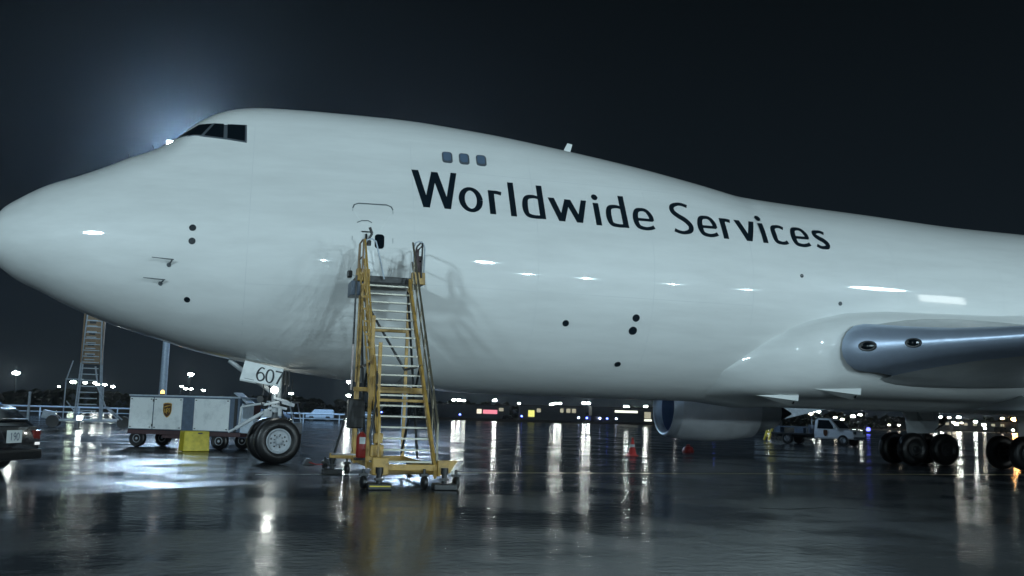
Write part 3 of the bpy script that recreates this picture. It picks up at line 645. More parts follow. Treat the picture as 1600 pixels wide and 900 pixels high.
# lower frame
sp(MB().box((10.1, -8.30, .40), (1.55, .10, .12)).box((10.1, -7.9, .28), (1.5, .08, .08)).box((SX0-.08, -6.2, .38), (.10, 4.2, .12)).box((SX1+.1, -6.2, .38), (.10, 4.2, .12)).box((10.05, -4.15, .38), (1.3, .1, .12)), 'base_frame', m_yel, bevel=.012)
sp(MB().box((9.48, -8.35, .42), (.32, .16, .34)), 'corner_gusset', m_yel, bevel=.02)
sp(MB().prism([(10.62, .55), (11.02, .55), (10.86, .30), (10.62, .24)], .12, 'xz', (0, -8.35, 0)), 'corner_gusset', m_yel, bevel=.01)
sp(MB().box((9.45, -7.95, .70), (.26, .24, .24)).box((9.47, -7.95, .95), (.18, .18, .2)), 'winch_box', m_yel, bevel=.02)
sp(MB().path([(9.40, -8.0, 1.0), (9.36, -7.9, 1.3), (9.44, -7.85, 1.55), (9.50, -7.8, 1.2), (9.46, -7.9, .8)], .03, 8).path([(9.36, -8.02, .6), (9.30, -8.0, 1.0), (9.42, -7.8, 1.7), (9.46, -7.5, 2.3)], .022, 8), 'hydraulic_hose', m_rope, smooth=True)
def foot(x, y, rz=0, stripe=True):
    f = sp(MB().tube((x, y, .12), (x, y, .40), .055, 14).tube((x, y, .30), (x, y, .42), .075, 14).box((x, y, .20), (.16, .16, .05)), 'outrigger_jack', m_black, smooth=35)
    pad = MB().box((x, y, .062), (.46, .34, .12), rz=rz).build('foot_pad', m_black, f, bevel=.02)
    if stripe: MB().box((x, y-.176, .075), (.40, .006, .022), rz=rz).build('warning_stripe', m_yel2, f)
    return f
foot(9.42, -8.72); foot(10.70, -8.68, stripe=False)
def caster(x, y):
    c_ = sp(MB().lathe([(-.06, .03), (-.05, .10), (-.03, .125), (.03, .125), (.05, .10), (.06, .03)], (x, y, .125), (1, .15, 0), n=20), 'caster_wheel', m_black, smooth=40)
    MB().box((x, y+.04, .26), (.16, .12, .06)).tube((x, y+.04, .26), (x, y+.04, .38), .03).build('caster_fork', m_dark, c_)
caster(9.15, -8.5); caster(10.98, -8.5); caster(10.35, -8.45); caster(9.3, -4.2); caster(10.8, -4.2)
# rear outrigger on the nose side
orr = sp(MB().box((9.18, -4.3, .42), (.62, .09, .11), ry=.05), 'outrigger_arm', m_yel, bevel=.008)
foot(8.95, -4.25, stripe=False); caster(8.80, -4.1)
sp(MB().tube((8.98, -4.35, .50), (9.36, -4.62, 2.15), .028, 8), 'outrigger_strut', m_dark)
sp(MB().box((9.10, -5.2, .50), (.55, .03, .04)), 'wet_rod', m_chrome)
bx = sp(MB().box((9.18, -6.4, 1.42), (.34, .28, .62)), 'hydraulic_cabinet', m_black, bevel=.02)
sp(MB().tube((9.20, -5.15, 2.2), (9.20, -5.15, 4.6), .022, 8), 'jack_pole', m_dark, smooth=35)
sp(MB().tube((9.20, -5.15, 1.95), (9.20, -5.15, 3.0), .026, 8), 'reflective_pole_sleeve', mat('reflective_sleeve', (.5, .42, .40), .3, dirt=(.75, .80, .80), nscale=9, streak=(.1, .1, 1)), smooth=35)
ext = thing('fire_extinguisher', 'small red fire extinguisher hanging low on the yellow stair below its black cabinet', 'fire extinguisher', (9.32, -6.6, .50))
MB().lathe([(0, .01), (0, .10), (.03, .115), (.42, .115), (.48, .09), (.52, .04), (.54, .035)], (0, 0, 0), (0, 0, 1), n=20).build('cylinder_body', m_red, ext, smooth=40)
MB().lathe([(.53, .035), (.58, .03), (.6, .015)], (0, 0, 0), (0, 0, 1), n=12).box((0, -.04, .62), (.03, .16, .02)).build('valve', m_black, ext)
MB().box((0, -.112, .36), (.12, .012, .14)).build('paper_label', m_plate, ext)
MB().box((0, 0, -.03), (.28, .26, .05)).build('tray', m_black, ext)

# ================================================================ GROUND POWER UNIT
gpu = thing('ground_power_unit', 'white ground power trailer with brown shield emblem parked beyond the nose wheel', 'generator', (5.30, 9.2, 0), -.50)
BL, BW, z0, z1 = 4.3, 1.6, .62, 1.80
MB().box((0, 0, (z0+z1)/2), (BL, BW, z1-z0)).build('housing', m_bluegrey, gpu, bevel=.02)
MB().box((0, 0, z1+.02), (BL+.06, BW+.06, .05)).build('roof', m_scaf, gpu, bevel=.01)
for x, wd in ((-1.66, .92), (-.60, 1.12), (1.10, 1.36)):
    p = MB().box((x, -BW/2-.012, 1.20), (wd, .03, 1.10)).build('side_panel', m_white, gpu, bevel=.01)
    for dx in (-wd/2+.07, wd/2-.07):
        for dz in (-.49, .49): MB().box((x+dx, -BW/2-.032, 1.20+dz), (.06, .012, .03)).build('latch', m_dark, p)
for z_ in (1.65, .78): MB().box((-1.18, -BW/2-.035, z_), (.05, .02, .09)).build('hinge', m_dark, gpu)
MB().box((2.02, -BW/2-.01, 1.2), (.10, .04, 1.15)).build('corner_post', m_dark, gpu)
MB().box((2.17, 0, 1.15), (.04, 1.3, .95)).build('end_grille', m_maroon, gpu)
sh = [(-.15, .20), (-.10, .225), (0, .235), (.10, .225), (.15, .20), (.15, -.02), (.12, -.12), (.07, -.19), (0, -.235), (-.07, -.19), (-.12, -.12), (-.15, -.02)]
sc = MB().prism([(a*1.12, b*1.12) for a, b in sh], .01, 'xz', (-.62, -BW/2-.032, 1.32)).build('shield_emblem', m_gold, gpu)
MB().prism(sh, .01, 'xz', (-.62, -BW/2-.037, 1.32)).build('shield_field', m_brown, sc)
def emap(a, b, l): return Vector((-.62+a, -BW/2-.044-l, 1.32+b))
for st in (catmull([(-.10, .05, .025), (-.10, -.05, .025), (-.07, -.08, .02), (-.04, -.05, .025), (-.04, .05, .025)]), catmull([(-.01, -.12, .025), (-.01, .05, .025), (.03, .06, .02), (.045, .01, .025), (.02, -.04, .02), (-.01, -.04, .02)]), catmull([(.12, .04, .02), (.09, .06, .02), (.07, .035, .022), (.10, 0, .022), (.11, -.04, .022), (.085, -.07, .02), (.06, -.05, .02)])):
    mb = MB(); ribbon(mb, st, emap, sub=1); mb.build('emblem_letter', m_gold, sc)
mb = MB(); ribbon(mb, catmull([(-.13, .10, .02), (-.02, .14, .035), (.13, .17, .02)]), emap, sub=1); mb.build('emblem_swoosh', m_gold, sc)
MB().box((0, 0, .54), (BL+.1, BW*.92, .16)).box((.0, -.6, .42), (1.7, .2, .16)).build('chassis', m_maroon, gpu, bevel=.01)
for x, y in ((-1.84, -.62), (-1.62, .62), (1.38, -.62), (1.6, .62)):
    if True:
        w_ = MB().lathe([(-.09, .14), (-.1, .26), (-.07, .30), (.07, .30), (.1, .26), (.09, .14)], (x, y, .30), (0, 1, 0), n=28).build('wheel', m_tyre, gpu, smooth=40)
        MB().lathe([(-.085, .15), (-.10, .14), (-.07, .10), (-.08, .05), (-.1, .04)], (x, y, .30), (0, 1, 0), n=20).build('rim', m_rim, w_, smooth=40)
MB().tube((1.9, 0, .45), (3.0, -.05, .42), .04).tube((1.95, -.4, .45), (2.7, 0, .43), .03).tube((1.95, .4, .45), (2.7, 0, .43), .03).build('tow_bar', m_bluegrey, gpu)
MB().prism([(1.95, 1.98), (2.02, 2.0), (2.55, 1.65), (2.5, 1.60)], .5, 'xz', (-.15, -.4, 0)).build('raised_flap', m_scaf, gpu)
MB().box((2.35, -.3, .85), (.6, .8, .5)).box((2.2, -.3, 1.35), (.06, .8, .55)).build('cable_locker', m_scaf, gpu, bevel=.02)
MB().tube((-1.2, -.3, 1.84), (-1.2, -.3, 1.9), .08, 14).build('beacon_base', m_dark, gpu)
MB().lathe([(0, .07), (.10, .06), (.13, .02)], (-1.2, -.3, 1.9), (0, 0, 1), n=16).build('beacon', g_amber, gpu)
MB().box((-2.0, -.5, 1.45), (.10, .25, .5)).box((-2.02, -.7, 1.0), (.06, .08, .35)).build('control_box', m_maroon, gpu, bevel=.01)

# equipment beyond the nose gear
tug = thing('belt_tug', 'grey equipment tractor half hidden behind the nose gear strut', 'tractor', (8.35, 16.5, 0), -.35)
MB().box((0, 0, .65), (2.1, 1.3, .5)).box((-.7, 0, 1.05), (1.0, 1.2, .35)).build('body', m_scaf, tug, bevel=.04)
MB().path([(-.1, -.6, .9), (-.1, -.6, 1.75), (.8, -.6, 1.75), (1.0, -.6, .9)], .035).path([(-.1, .6, .9), (-.1, .6, 1.75), (.8, .6, 1.75), (1.0, .6, .9)], .035).box((.35, 0, 1.78), (1.1, 1.3, .05)).build('roll_cage', m_scaf, tug)
MB().lathe([(-.01, .16), (.01, .18), (.02, .14)], (.1, -.2, 1.2), (.8, -.2, .5), n=20).build('steering_wheel', m_black, tug)
for x in (-.7, .7):
    for y in (-.6, .6):
        w_ = MB().lathe([(-.11, .16), (-.12, .28), (-.08, .33), (.08, .33), (.12, .28), (.11, .16)], (x, y, .33), (0, 1, 0), n=24).build('wheel', m_tyre, tug, smooth=40)
        MB().lathe([(-.1, .16), (-.08, .1), (-.1, .05)], (x, y, .33), (0, 1, 0), n=16).build('rim', m_rim, w_)

# yellow chock box
yb = thing('yellow_ballast_box', 'bright yellow weight box standing on the ground in front of the power trailer', 'box', (5.42, 6.55, 0), .30)
MB().box((0, 0, .34), (.86, .62, .66), taper=.94).build('box_body', m_yel2, yb, bevel=.025)
MB().box((.1, -.30, .60), (.14, .03, .04)).build('lifting_eye', m_dark, yb)

# ================================================================ DARK CAR AT THE LEFT EDGE
car = thing('dark_car', 'black service estate car with white number panel, cut off by the left edge', 'car', (1.80, -5.0, 0), -.38)
# built heading -X locally, rear at +X
def loft(mb, st):   # stations: (x, [(y,z)...]) half section mirrored
    rows = [[(x, y, z) for y, z in s]+[(x, -y, z) for y, z in reversed(s)] for x, s in st]
    mb.grid(rows, closed=False); m = len(rows[0]); n = len(rows)
    mb.f.append(tuple(range(m))); mb.f.append(tuple((n-1)*m+k for k in range(m)))
    return mb
body = MB(); st = []
for x, zr, wd in ((-4.1, .62, .70), (-3.95, .78, .84), (-3.0, .92, .90), (-2.2, .96, .92), (-.5, .98, .92), (.35, .98, .90), (.55, .95, .87), (.62, .70, .84), (.60, .40, .82)):
    st.append((x, [(wd*.92, .28), (wd, .42), (wd+.01, .62), (wd*.97, zr*.94), (wd*.90, zr)]))
loft(body, st).build('body', m_car, car, smooth=30)
cab = MB(); st = []
for x, zr, wd in ((-2.95, .94, .80), (-2.1, 1.30, .70), (-1.7, 1.37, .68), (-.6, 1.40, .68), (.05, 1.36, .66), (.20, 1.30, .64), (.50, .97, .76)):
    st.append((x, [(.84, .90), (wd+(.84-wd)*.45, .90+(zr-.90)*.5 if zr > .95 else .92), (wd, zr-.05 if zr > 1 else zr), (wd*.86, zr)]))
loft(cab, st).build('glasshouse', m_carglass, car, smooth=30)
roof = MB(); st = []
for x, zr, wd in ((-2.0, 1.33, .64), (-1.7, 1.385, .67), (-.6, 1.415, .68), (.05, 1.375, .66), (.20, 1.31, .64)):
    st.append((x, [(wd+.02, zr-.09), (wd+.01, zr-.03), (wd*.86, zr+.008)]))
loft(roof, st).build('roof', m_carroof, car, smooth=30)
MB().box((.60, 0, .38), (.16, 1.76, .22)).build('rear_bumper', m_black, car, bevel=.05)
for s in (-1, 1):
    MB().box((.57, s*.72, .78), (.10, .26, .20)).build('tail_lamp', m_tail, car, bevel=.02)
    MB().box((.58, s*.74, .60), (.10, .16, .06)).build('reverse_lamp', mat('clear_lamp', (.8, .8, .8), .1, emit=(1, 1, 1), estr=.6), car, bevel=.01)
pn = MB().box((.645, -.12, .76), (.014, .50, .26)).build('number_panel', m_plate, car)
def cmap(a, b, l): return Vector((.653+l, -.12+a, .76+b))
D = {'1': [[(-.0, -.075, .024), (0, .075, .024)], [(-.03, .045, .018), (0, .075, .018)]],
     '9': [catmull([(.035, .02, .02), (.0, -.005, .02), (-.035, .03, .02), (0, .075, .02), (.035, .04, .022), (.03, -.03, .022), (-.01, -.075, .02)])],
     '0': [catmull([(0, .075, .02), (-.035, .04, .022), (-.035, -.04, .022), (0, -.075, .02), (.035, -.04, .022), (.035, .04, .022), (0, .075, .02)])]}
for k, ch in enumerate('190'):
    mb = MB()
    for j, s_ in enumerate(D[ch]): ribbon(mb, [(x-.11+k*.11, y, wd) for x, y, wd in s_], cmap, lift=.002+.001*j, sub=1)
    mb.build('digit', m_bluegrey, pn)
MB().box((.42, 0, 1.10), (.04, 1.2, .04), ry=.6).build('rear_wiper', m_black, car)
for x in (-3.1, -.35):
    for y in (-.82, .82):
        w_ = MB().lathe([(-.1, .2), (-.11, .29), (-.08, .33), (.08, .33), (.11, .29), (.1, .2)], (x, y, .33), (0, 1, 0), n=32).build('wheel', m_tyre, car, smooth=40)
        MB().lathe([(-.1, .2), (-.07, .17), (-.06, .08), (-.09, .05)], (x, y, .33), (0, 1, 0), n=20).lathe([(.1, .2), (.07, .17), (.06, .08), (.09, .05)], (x, y, .33), (0, 1, 0), n=20).build('rim', m_rim, w_, smooth=40)

# ================================================================ PICKUP beyond the belly
pk = thing('service_pickup', 'silver-white pickup truck with equipment on its bed parked past the jet belly', 'truck', (46.7, 33.6, 0), -1.04)
# local +X = front. length 6.2
body = MB(); st = []
for x, zr, wd in ((.35, 1.08, .93), (.45, 1.10, .96), (1.7, 1.12, .97), (1.95, 1.15, .97), (2.9, 1.10, .95), (3.15, 1.02, .92), (3.22, .72, .90), (3.22, .5, .88)):
    st.append((x, [(wd*.94, .48), (wd, .56), (wd, .85), (wd*.96, zr-.06), (wd*.88, zr)]))
loft(body, st).build('cab_body', m_truck, pk, smooth=30)
cab = MB(); st = []
for x, zr, wd in ((.36, 1.75, .76), (.5, 1.88, .78), (1.3, 1.90, .78), (1.5, 1.84, .76), (2.15, 1.16, .88)):
    st.append((x, [(.92, 1.06), (.5*(wd+.92), (zr+1.06)/2), (wd, zr-.06), (wd*.8, zr)]))
loft(cab, st).build('cab_roof', m_truck, pk, smooth=30)
for s in (-1, 1):
    MB().add([(.55, s*.915, 1.16), (1.85, s*.935, 1.16), (1.38, s*.80, 1.76), (.6, s*.80, 1.78)], [(0, 1, 2, 3)]).build('side_window', m_carglass, pk)
    MB().box((3.20, s*.70, .92), (.10, .32, .20)).build('headlight', m_chrome, pk, bevel=.02)
    MB().box((1.9, s*1.05, 1.25), (.10, .18, .22)).build('side_mirror', m_plate, pk, bevel=.02)
MB().add([(1.50, -.7, 1.80), (1.50, .7, 1.80), (2.14, .8, 1.20), (2.14, -.8, 1.20)], [(0, 1, 2, 3)]).build('windscreen', m_carglass, pk, loc=(.02, 0, .012))
MB().box((3.26, 0, .55), (.12, 1.85, .22)).build('front_bumper', m_chrome, pk, bevel=.03)
MB().prism([(a*1.0, b*1.0) for a, b in sh], .01, 'xz', (1.2, -.985, .86)).build('door_emblem', m_brown, pk)
MB().box((-1.35, 0, .74), (3.3, 2.0, .12)).box((-1.35, 0, .58), (3.4, .8, .2)).build('flat_bed', m_dark, pk, bevel=.01)
MB().box((-1.5, 0, 1.22), (2.7, 1.5, .08)).box((-2.6, -.5, 1.0), (.5, .6, .42)).box((-.9, -.5, .98), (.7, .6, .36)).box((-.1, 0, 1.1), (.08, 1.7, .6)).tube((-2.8, -.8, .8), (-2.8, -.8, 1.26), .03).tube((-.3, -.8, .8), (-.3, -.8, 1.26), .03).build('bed_equipment', m_bluegrey, pk, bevel=.02)
MB().tube((-.05, -.5, 1.1), (-.05, -.5, 2.02), .03).tube((-.05, .5, 1.1), (-.05, .5, 2.02), .03).box((-.05, 0, 2.0), (.08, 1.3, .06)).build('light_bar', m_chrome, pk)
MB().tube((-3.0, -.9, .78), (-3.0, .9, .78), .05).build('tail_bar', m_chrome, pk)
for x in (-1.75, 2.45):
    for y in (-.85, .85):
        w_ = MB().lathe([(-.12, .22), (-.14, .34), (-.1, .39), (.1, .39), (.14, .34), (.12, .22)], (x, y, .39), (0, 1, 0), n=28).build('wheel', m_tyre, pk, smooth=40)
        s = -1 if y < 0 else 1
        MB().lathe([(s*.12, .22), (s*.09, .18), (s*.07, .1), (s*.11, .06)], (x, y, .39), (0, 1, 0), n=20).build('rim', m_rim, w_, smooth=40)

# yellow hose reel frame and belt loader behind the pickup
hr = thing('yellow_hose_rack', 'small bright yellow rack leaning behind the tail of the pickup truck', 'rack', (47.65, 40.75, 0), .2)
MB().path([(-.6, 0, .1), (.2, 0, 2.0), (.55, 0, 2.0)], .09, 8).path([(-.6, .5, .1), (.2, .5, 2.0), (.55, .5, 2.0)], .09, 8).build('side_frame', m_yel2, hr)
for k in range(6): MB().box((-.45+.13*k, .25, .45+.30*k), (.1, .6, .10)).build('crossbar', m_yel2, hr)
bl = thing('belt_loader', 'grey belt loader with yellow rail standing behind the pickup truck', 'loader', (57.5, 54.0, 0), -.3)
MB().prism([(-3.4, 1.2), (3.2, 2.9), (3.2, 3.25), (-1.2, 3.1), (-3.4, 1.6)], 1.2, 'xz').build('conveyor_housing', m_scaf, bl, bevel=.03)
MB().box((0, 0, .8), (4.0, 1.6, .7)).build('chassis', m_dark, bl, bevel=.05)
MB().path([(-.4, -.7, 3.1), (-.4, -.7, 3.9), (3.1, -.7, 3.9), (3.1, -.7, 3.1)], .05).path([(-.4, -.7, 3.5), (3.1, -.7, 3.5)], .04).build('guard_rail', m_yel2, bl)
for x in (-1.4, 1.4):
    for y in (-.75, .75): MB().lathe([(-.12, .2), (-.13, .36), (.13, .36), (.12, .2)], (x, y, .38), (0, 1, 0), n=20).build('wheel', m_tyre, bl)

# ================================================================ CONES AND SMALL THINGS
cone = thing('traffic_cone', 'red traffic cone with white collar standing alone on the open apron', 'traffic cone', (22.17, 9.08, 0))
MB().lathe([(.03, .17), (.06, .16), (.35, .10), (.351, .10)], (0, 0, 0), (0, 0, 1), n=24).lathe([(.45, .085), (.70, .03), (.72, .02)], (0, 0, 0), (0, 0, 1), n=24).build('cone_body', m_cone, cone, smooth=40)
MB().lathe([(.345, .103), (.455, .086)], (0, 0, 0), (0, 0, 1), n=24).build('reflective_collar', m_plate, cone)
MB().box((0, 0, .02), (.38, .38, .04)).build('base', m_cone, cone, bevel=.02)
rc = thing('red_wheel_cover', 'small red domed cover lying on the wet apron below the jet engine', 'cover', (27.2, 14.3, 0))
MB().lathe([(0, .26), (.08, .28), (.22, .20), (.28, .08), (.29, .01)], (0, 0, 0), (0, 0, 1), n=24).build('dome', m_red, rc, smooth=40)
MB().path([(-.08, 0, .26), (-.06, 0, .34), (.06, 0, .34), (.08, 0, .26)], .02).build('grip', m_red, rc)
chk = thing('wheel_chocks', 'pair of dark rubber wheel chocks tied by rope behind the nose wheels', 'chock', (8.75, -.45, 0))
for x in (-.08, .42):
    MB().prism([(-.16, 0), (.16, 0), (.05, .17), (-.05, .17)], .55, 'xz', (x, 0, .0)).build('chock_block', m_dark, chk, bevel=.01)
MB().path([(-.08, -.3, .08), (.1, -.38, .03), (.3, -.35, .03), (.42, -.3, .08)], .015).build('rope', m_red, chk)

# ================================================================ BACKGROUND TOWER STAIR (left)
tw = thing('scaffold_tower', 'tall wheeled access tower with tan caged top standing beyond the nose', 'tower', (-2.05, 36.0, 0), .05)
Z1 = 7.0
for x, y in ((-.55, -.5), (.75, -.5), (-.55, .5), (.75, .5)):
    MB().tube((x*1.1, y*1.2, .4), (x*.62, y, Z1 if x < 0 else Z1), .045, 8).build('mast_leg', m_scaf, tw)
rg = MB().box((0, 0, 0), (1, .06, .055)).build('rung', m_scaf, tw); first = True
for k in range(17):
    z = .7+k*.36; wd = 1.15-.28*k/17*1.2
    o = rg if first else rg.copy()
    if not first: C.objects.link(o); o.parent = tw
    o.location = (.03, -.62+.10*k/17, z); o.scale = (wd, 1, 1); first = False
MB().box((.12, 0, 5.35), (1.05, .95, 3.0)).build('cage_panel', m_tan, tw, bevel=.02)
for k in range(9): MB().box((-.02, -.56, 4.1+k*.34), (.55, .05, .06)).build('cage_slat', m_scaf, tw)
for k in range(4): MB().box((.0, -.50, 4.35+k*.68), (.36, .06, .20)).build('cage_opening', m_dark, tw)
MB().path([(-.48, -.55, 3.9), (-.48, -.55, 6.9)], .05).path([(-.7, -.5, 6.97), (.7, -.5, 6.97)], .04).build('cage_rail', m_tan, tw)
MB().path([(.35, -.6, 3.7), (.6, -.65, 2.4), (1.1, -.7, 1.3), (1.9, -.8, .55)], .05).path([(.9, -.6, 2.6), (.95, -.6, .5)], .04).path([(1.2, -.6, 1.3), (2.1, -.7, .55)], .04).build('side_brace', m_scaf, tw)
MB().path([(-.9, -.6, 4.0), (-1.2, -.6, 2.8), (-1.2, -.6, .5)], .035).path([(-1.3, 0, 2.9), (-.3, 0, 2.9)], .035).path([(-1.1, -.5, 1.6), (-.3, -.5, .6)], .035).build('side_brace', m_scaf, tw)
MB().box((.2, 0, .45), (4.4, 1.3, .12)).box((1.2, -.5, .52), (1.9, .1, .1)).build('base_frame', m_scaf, tw, bevel=.02)
for x in (-1.75, 2.15):
    for y in (-.55, .55): MB().lathe([(-.12, .12), (-.13, .36), (.13, .36), (.12, .12)], (x, y, .38), (0, 1, 0), n=22).build('wheel', m_tyre, tw)
MB().box((-2.0, -.4, .75), (.7, .5, .5), ry=.2).build('engine_box', m_scaf, tw, bevel=.06)
wl = thing('work_light', 'low bright work lamp standing on the ground below the scaffold tower', 'lamp', (-2.05, 33.6, 0))
MB().tube((0, 0, 0), (0, 0, .55), .03).box((0, 0, .02), (.4, .4, .04)).build('stand', m_dark, wl)
MB().box((0, 0, .62), (.30, .12, .26)).build('lamp_head', m_dark, wl)
MB().box((0, -.065, .62), (.26, .012, .22)).build('lens', glow('work_glow', (.9, 1, 1), 30), wl)
cnr = thing('light_bollard', 'thin grey post left of the scaffold tower near the fence', 'post', (-4.9, 34.2, 0))
MB().tube((0, 0, 0), (0, 0, 2.0), .07).build('shaft', m_scaf, cnr)
MB().lathe([(1.98, .09), (2.05, .07), (2.07, .01)], (0, 0, 0), (0, 0, 1), n=12).build('cap', m_scaf, cnr)

# ================================================================ DISTANCE
def fence(name, label, a, b, h, n, m, rails=3):
    a = Vector((*a, 0)); b = Vector((*b, 0)); t = thing(name, label, 'fence', a); d = b-a
    for i in range(n+1): p = d*i/n; MB().box((p.x, p.y, h/2), (.12, .12, h)).build('post', m, t)
    for k in range(rails):
        z = h*(k+1)/rails-.08; MB().tube((0, 0, z), (d.x, d.y, z), .09 if k == rails-1 else .05, 6).build('rail', m, t)
    return t
fence('perimeter_guardrail', 'long low steel guardrail crossing behind the scaffold tower and power trailer', (-42, 92), (22, 84), 1.1, 16, m_scaf, 2)
for (x, y, zz, a) in ():
    pass
def building(loc, rz, size, label, wins, base=m_shed, roofm=m_dark, winmat=g_win, strip=None):
    t = thing('terminal_building', label, 'building', loc, rz); L_, W_, H_ = size
    MB().box((0, 0, H_/2), (L_, W_, H_)).build('wall', base, t)
    MB().box((0, 0, H_+.2), (L_+.8, W_+.8, .4)).build('roof', roofm, t, bevel=.05)
    for (x, z, wd, hh, gm) in wins:
        f = MB().box((x, -W_/2-.03, z), (wd+.3, .10, hh+.3)).build('window', m_dark, t)
        MB().box((x, -W_/2-.09, z), (wd, .04, hh)).build('pane', gm, f)
    return t
rz = -.27
shed = building((-62.5, 150, 0), -.05, (13, 10, 6.2), 'dark flat-roofed cargo shed with red-lit roof edge beyond the black car', [(-3.5, 2.6, 2.4, 1.2, glow('dim_window', (.5, .6, .7), .10)), (2.2, 2.6, 2.4, 1.2, glow('dim_window', (.5, .6, .7), .10))])
MB().box((0, -5.45, 6.05), (13.4, .08, .28)).build('red_strip_light', g_redw, shed)
for x in (-6.3, 0, 6.3): MB().box((x, -5.12, 3.0), (.4, .2, 6.0)).build('pillar', m_concrete, shed)
building((95, 350, 0), rz, (34, 14, 5), 'low dark terminal with one pink lit sign and one yellow sign, beyond the stair', [(9.5, 2.6, 5.6, 1.6, g_pink), (5.2, 2.7, 1.9, 1.8, glow('cream_sign', (1, .9, .7), 1.1)), (13.8, 3.6, 1.8, 1.3, g_win)])
building((128, 342, 0), rz, (26, 12, 5.4), 'low terminal wing with a single yellow lit doorway', [(-8.2, 2.4, 2.5, 2.6, g_yel), (-5.3, 3.7, 1.6, 1.5, g_win), (3.8, 3.9, 1.3, 1.6, g_win), (6.4, 3.9, 1.6, 1.6, g_win), (8.6, 3.9, 1.6, 1.6, g_win)])
building((163, 340, 0), rz, (36, 14, 5.6), 'terminal with one long bright horizontal window strip', [(-4.2, 4.2, 9.2, .9, g_winb), (4.4, 3.0, 2.6, 2.6, g_win), (4.6, 1.0, 3.0, .8, g_winb), (11, 3.2, 2.6, 1.4, glow('dim_window', (.5, .6, .7), .10))])
building((205, 328, 0), rz, (30, 12, 4.8), 'dark green-grey hangar left of the far engine', [(-9, 2.2, 2.4, 1.3, glow('dim_green', (.5, .6, .3), .15)), (-3, 2.8, 5, 1.0, glow('dim_green', (.5, .6, .3), .15))])
building((338, 352, 0), -.42, (60, 14, 4.6), 'long low freight building behind the main wheels', [(-24+4*i, 3.2, 1.6, 1.1, g_warm if i % 3 == 1 else g_win) for i in range(10)])
# distant small vehicles
def far_vehicle(x, y, rz, name, label, cat, m, L_=5.2, H_=1.9, van=True):
    t = thing(name, label, cat, (x, y, 0), rz)
    loft(MB(), [(xx, [(.95, .45), (1.0, .8), (.98, zr-.1), (.85, zr)]) for xx, zr in ((-L_/2, H_*.9), (-L_/2+.2, H_), (L_*.2, H_), (L_*.34, H_*.62), (L_/2, H_*.52))]).build('body', m, t, smooth=30)
    MB().add([(L_*.21, -.8, H_*.97), (L_*.21, .8, H_*.97), (L_*.33, .85, H_*.66), (L_*.33, -.85, H_*.66)], [(0, 1, 2, 3)]).build('windscreen', m_carglass, t, loc=(.03, 0, .03))
    MB().add([(L_*.02, -1.0, H_*.9), (L_*.18, -1.0, H_*.9), (L_*.27, -1.01, H_*.66), (L_*.02, -1.01, H_*.66)], [(0, 1, 2, 3)]).build('side_window', m_carglass, t, loc=(0, -.02, 0))
    for xx in (-L_*.3, L_*.3):
        for yy in (-.85, .85): MB().lathe([(-.12, .15), (-.13, .34), (.13, .34), (.12, .15)], (xx, yy, .36), (0, 1, 0), n=16).build('wheel', m_tyre, t)
    return t
far_vehicle(17.4, 104, 3.0, 'white_van', 'white van parked far off between nose wheel and stair', 'van', m_scaf, 3.6, 1.55)
far_vehicle(26.5, 128, 0.2, 'parked_car', 'small dark grey car parked just left of the yellow stair', 'car', m_scaf, 4.4, 1.4)
far_vehicle(-18, 78, 2.8, 'parked_car', 'dark saloon car parked left of the scaffold tower', 'car', m_bluegrey, 4.4, 1.4)
far_vehicle(5.6, 74, 0.3, 'parked_car', 'dark blue car parked right of the scaffold tower', 'car', m_bluegrey, 4.4, 1.4)
far_vehicle(10.8, 86, -.2, 'parked_car', 'dark car parked behind the white power trailer', 'car', m_bluegrey, 4.4, 1.4)
far_vehicle(98, 300, 0.2, 'parked_car', 'tiny dark car parked before the pink lit sign', 'car', m_dark, 4.6, 1.5)
far_vehicle(128, 292, 0.2, 'parked_van', 'tiny dark van parked below the long lit window strip', 'van', m_dark, 5.6, 2.2)
far_vehicle(262, 250, .3, 'parked_van', 'tiny dark van parked between pickup and main wheels', 'van', m_dark, 5.6, 2.2)
# taxiway lights (blue) and small white ones
BL = [(122, 293, g_bluew, 'blue-white'), (124.5, 291.5, g_blue, 'blue'), (129, 290.5, g_bluew, 'blue-white'), (131.5, 290, g_blue, 'blue'), (134.5, 289, g_bluew, 'pale blue'), (85, 318, g_blue, 'blue'), (105, 306, g_blue, 'blue'), (155, 285, g_lamp, 'white'), (168, 281, g_blue, 'blue'), (61.2, 352, g_blue, 'blue'), (69, 48.0, None, '')]
BW = {(122, 293): 'leftmost in the cluster under mid belly', (124.5, 291.5): 'second from the left in the cluster under mid belly', (129, 290.5): 'in the middle of the cluster under mid belly', (131.5, 290): 'fourth in the cluster under mid belly', (134.5, 289): 'rightmost in the cluster under mid belly', (85, 318): 'left of the pink lit sign', (105, 306): 'right of the yellow lit doorway', (155, 285): 'between the belly cluster and the cone', (168, 281): 'just left of the far engine', (61.2, 352): 'close to the right side of the stair'}
for x, y, gm, cn in BL:
    if gm is None: continue
    t = thing('taxiway_light', f'tiny {cn} edge light {BW[(x, y)]}', 'light', (x, y, 0), 0, 'edge lights on the far apron')
    MB().tube((0, 0, 0), (0, 0, 1.1), .08, 8).build('stem', m_dark, t)
    MB().lathe([(0, .28), (.25, .34), (.5, .18)], (0, 0, 1.05), (0, 0, 1), n=10).build('lens', gm, t)
t = thing('taxiway_light', 'single blue edge light right of the pickup truck bonnet', 'light', (112.6, 118.2, 0))
MB().tube((0, 0, 0), (0, 0, .7), .06, 8).build('stem', m_dark, t); MB().lathe([(0, .3), (.3, .36), (.6, .2)], (0, 0, .5), (0, 0, 1), n=12).build('lens', glow('near_blue', (.12, .14, 1), 5), t)
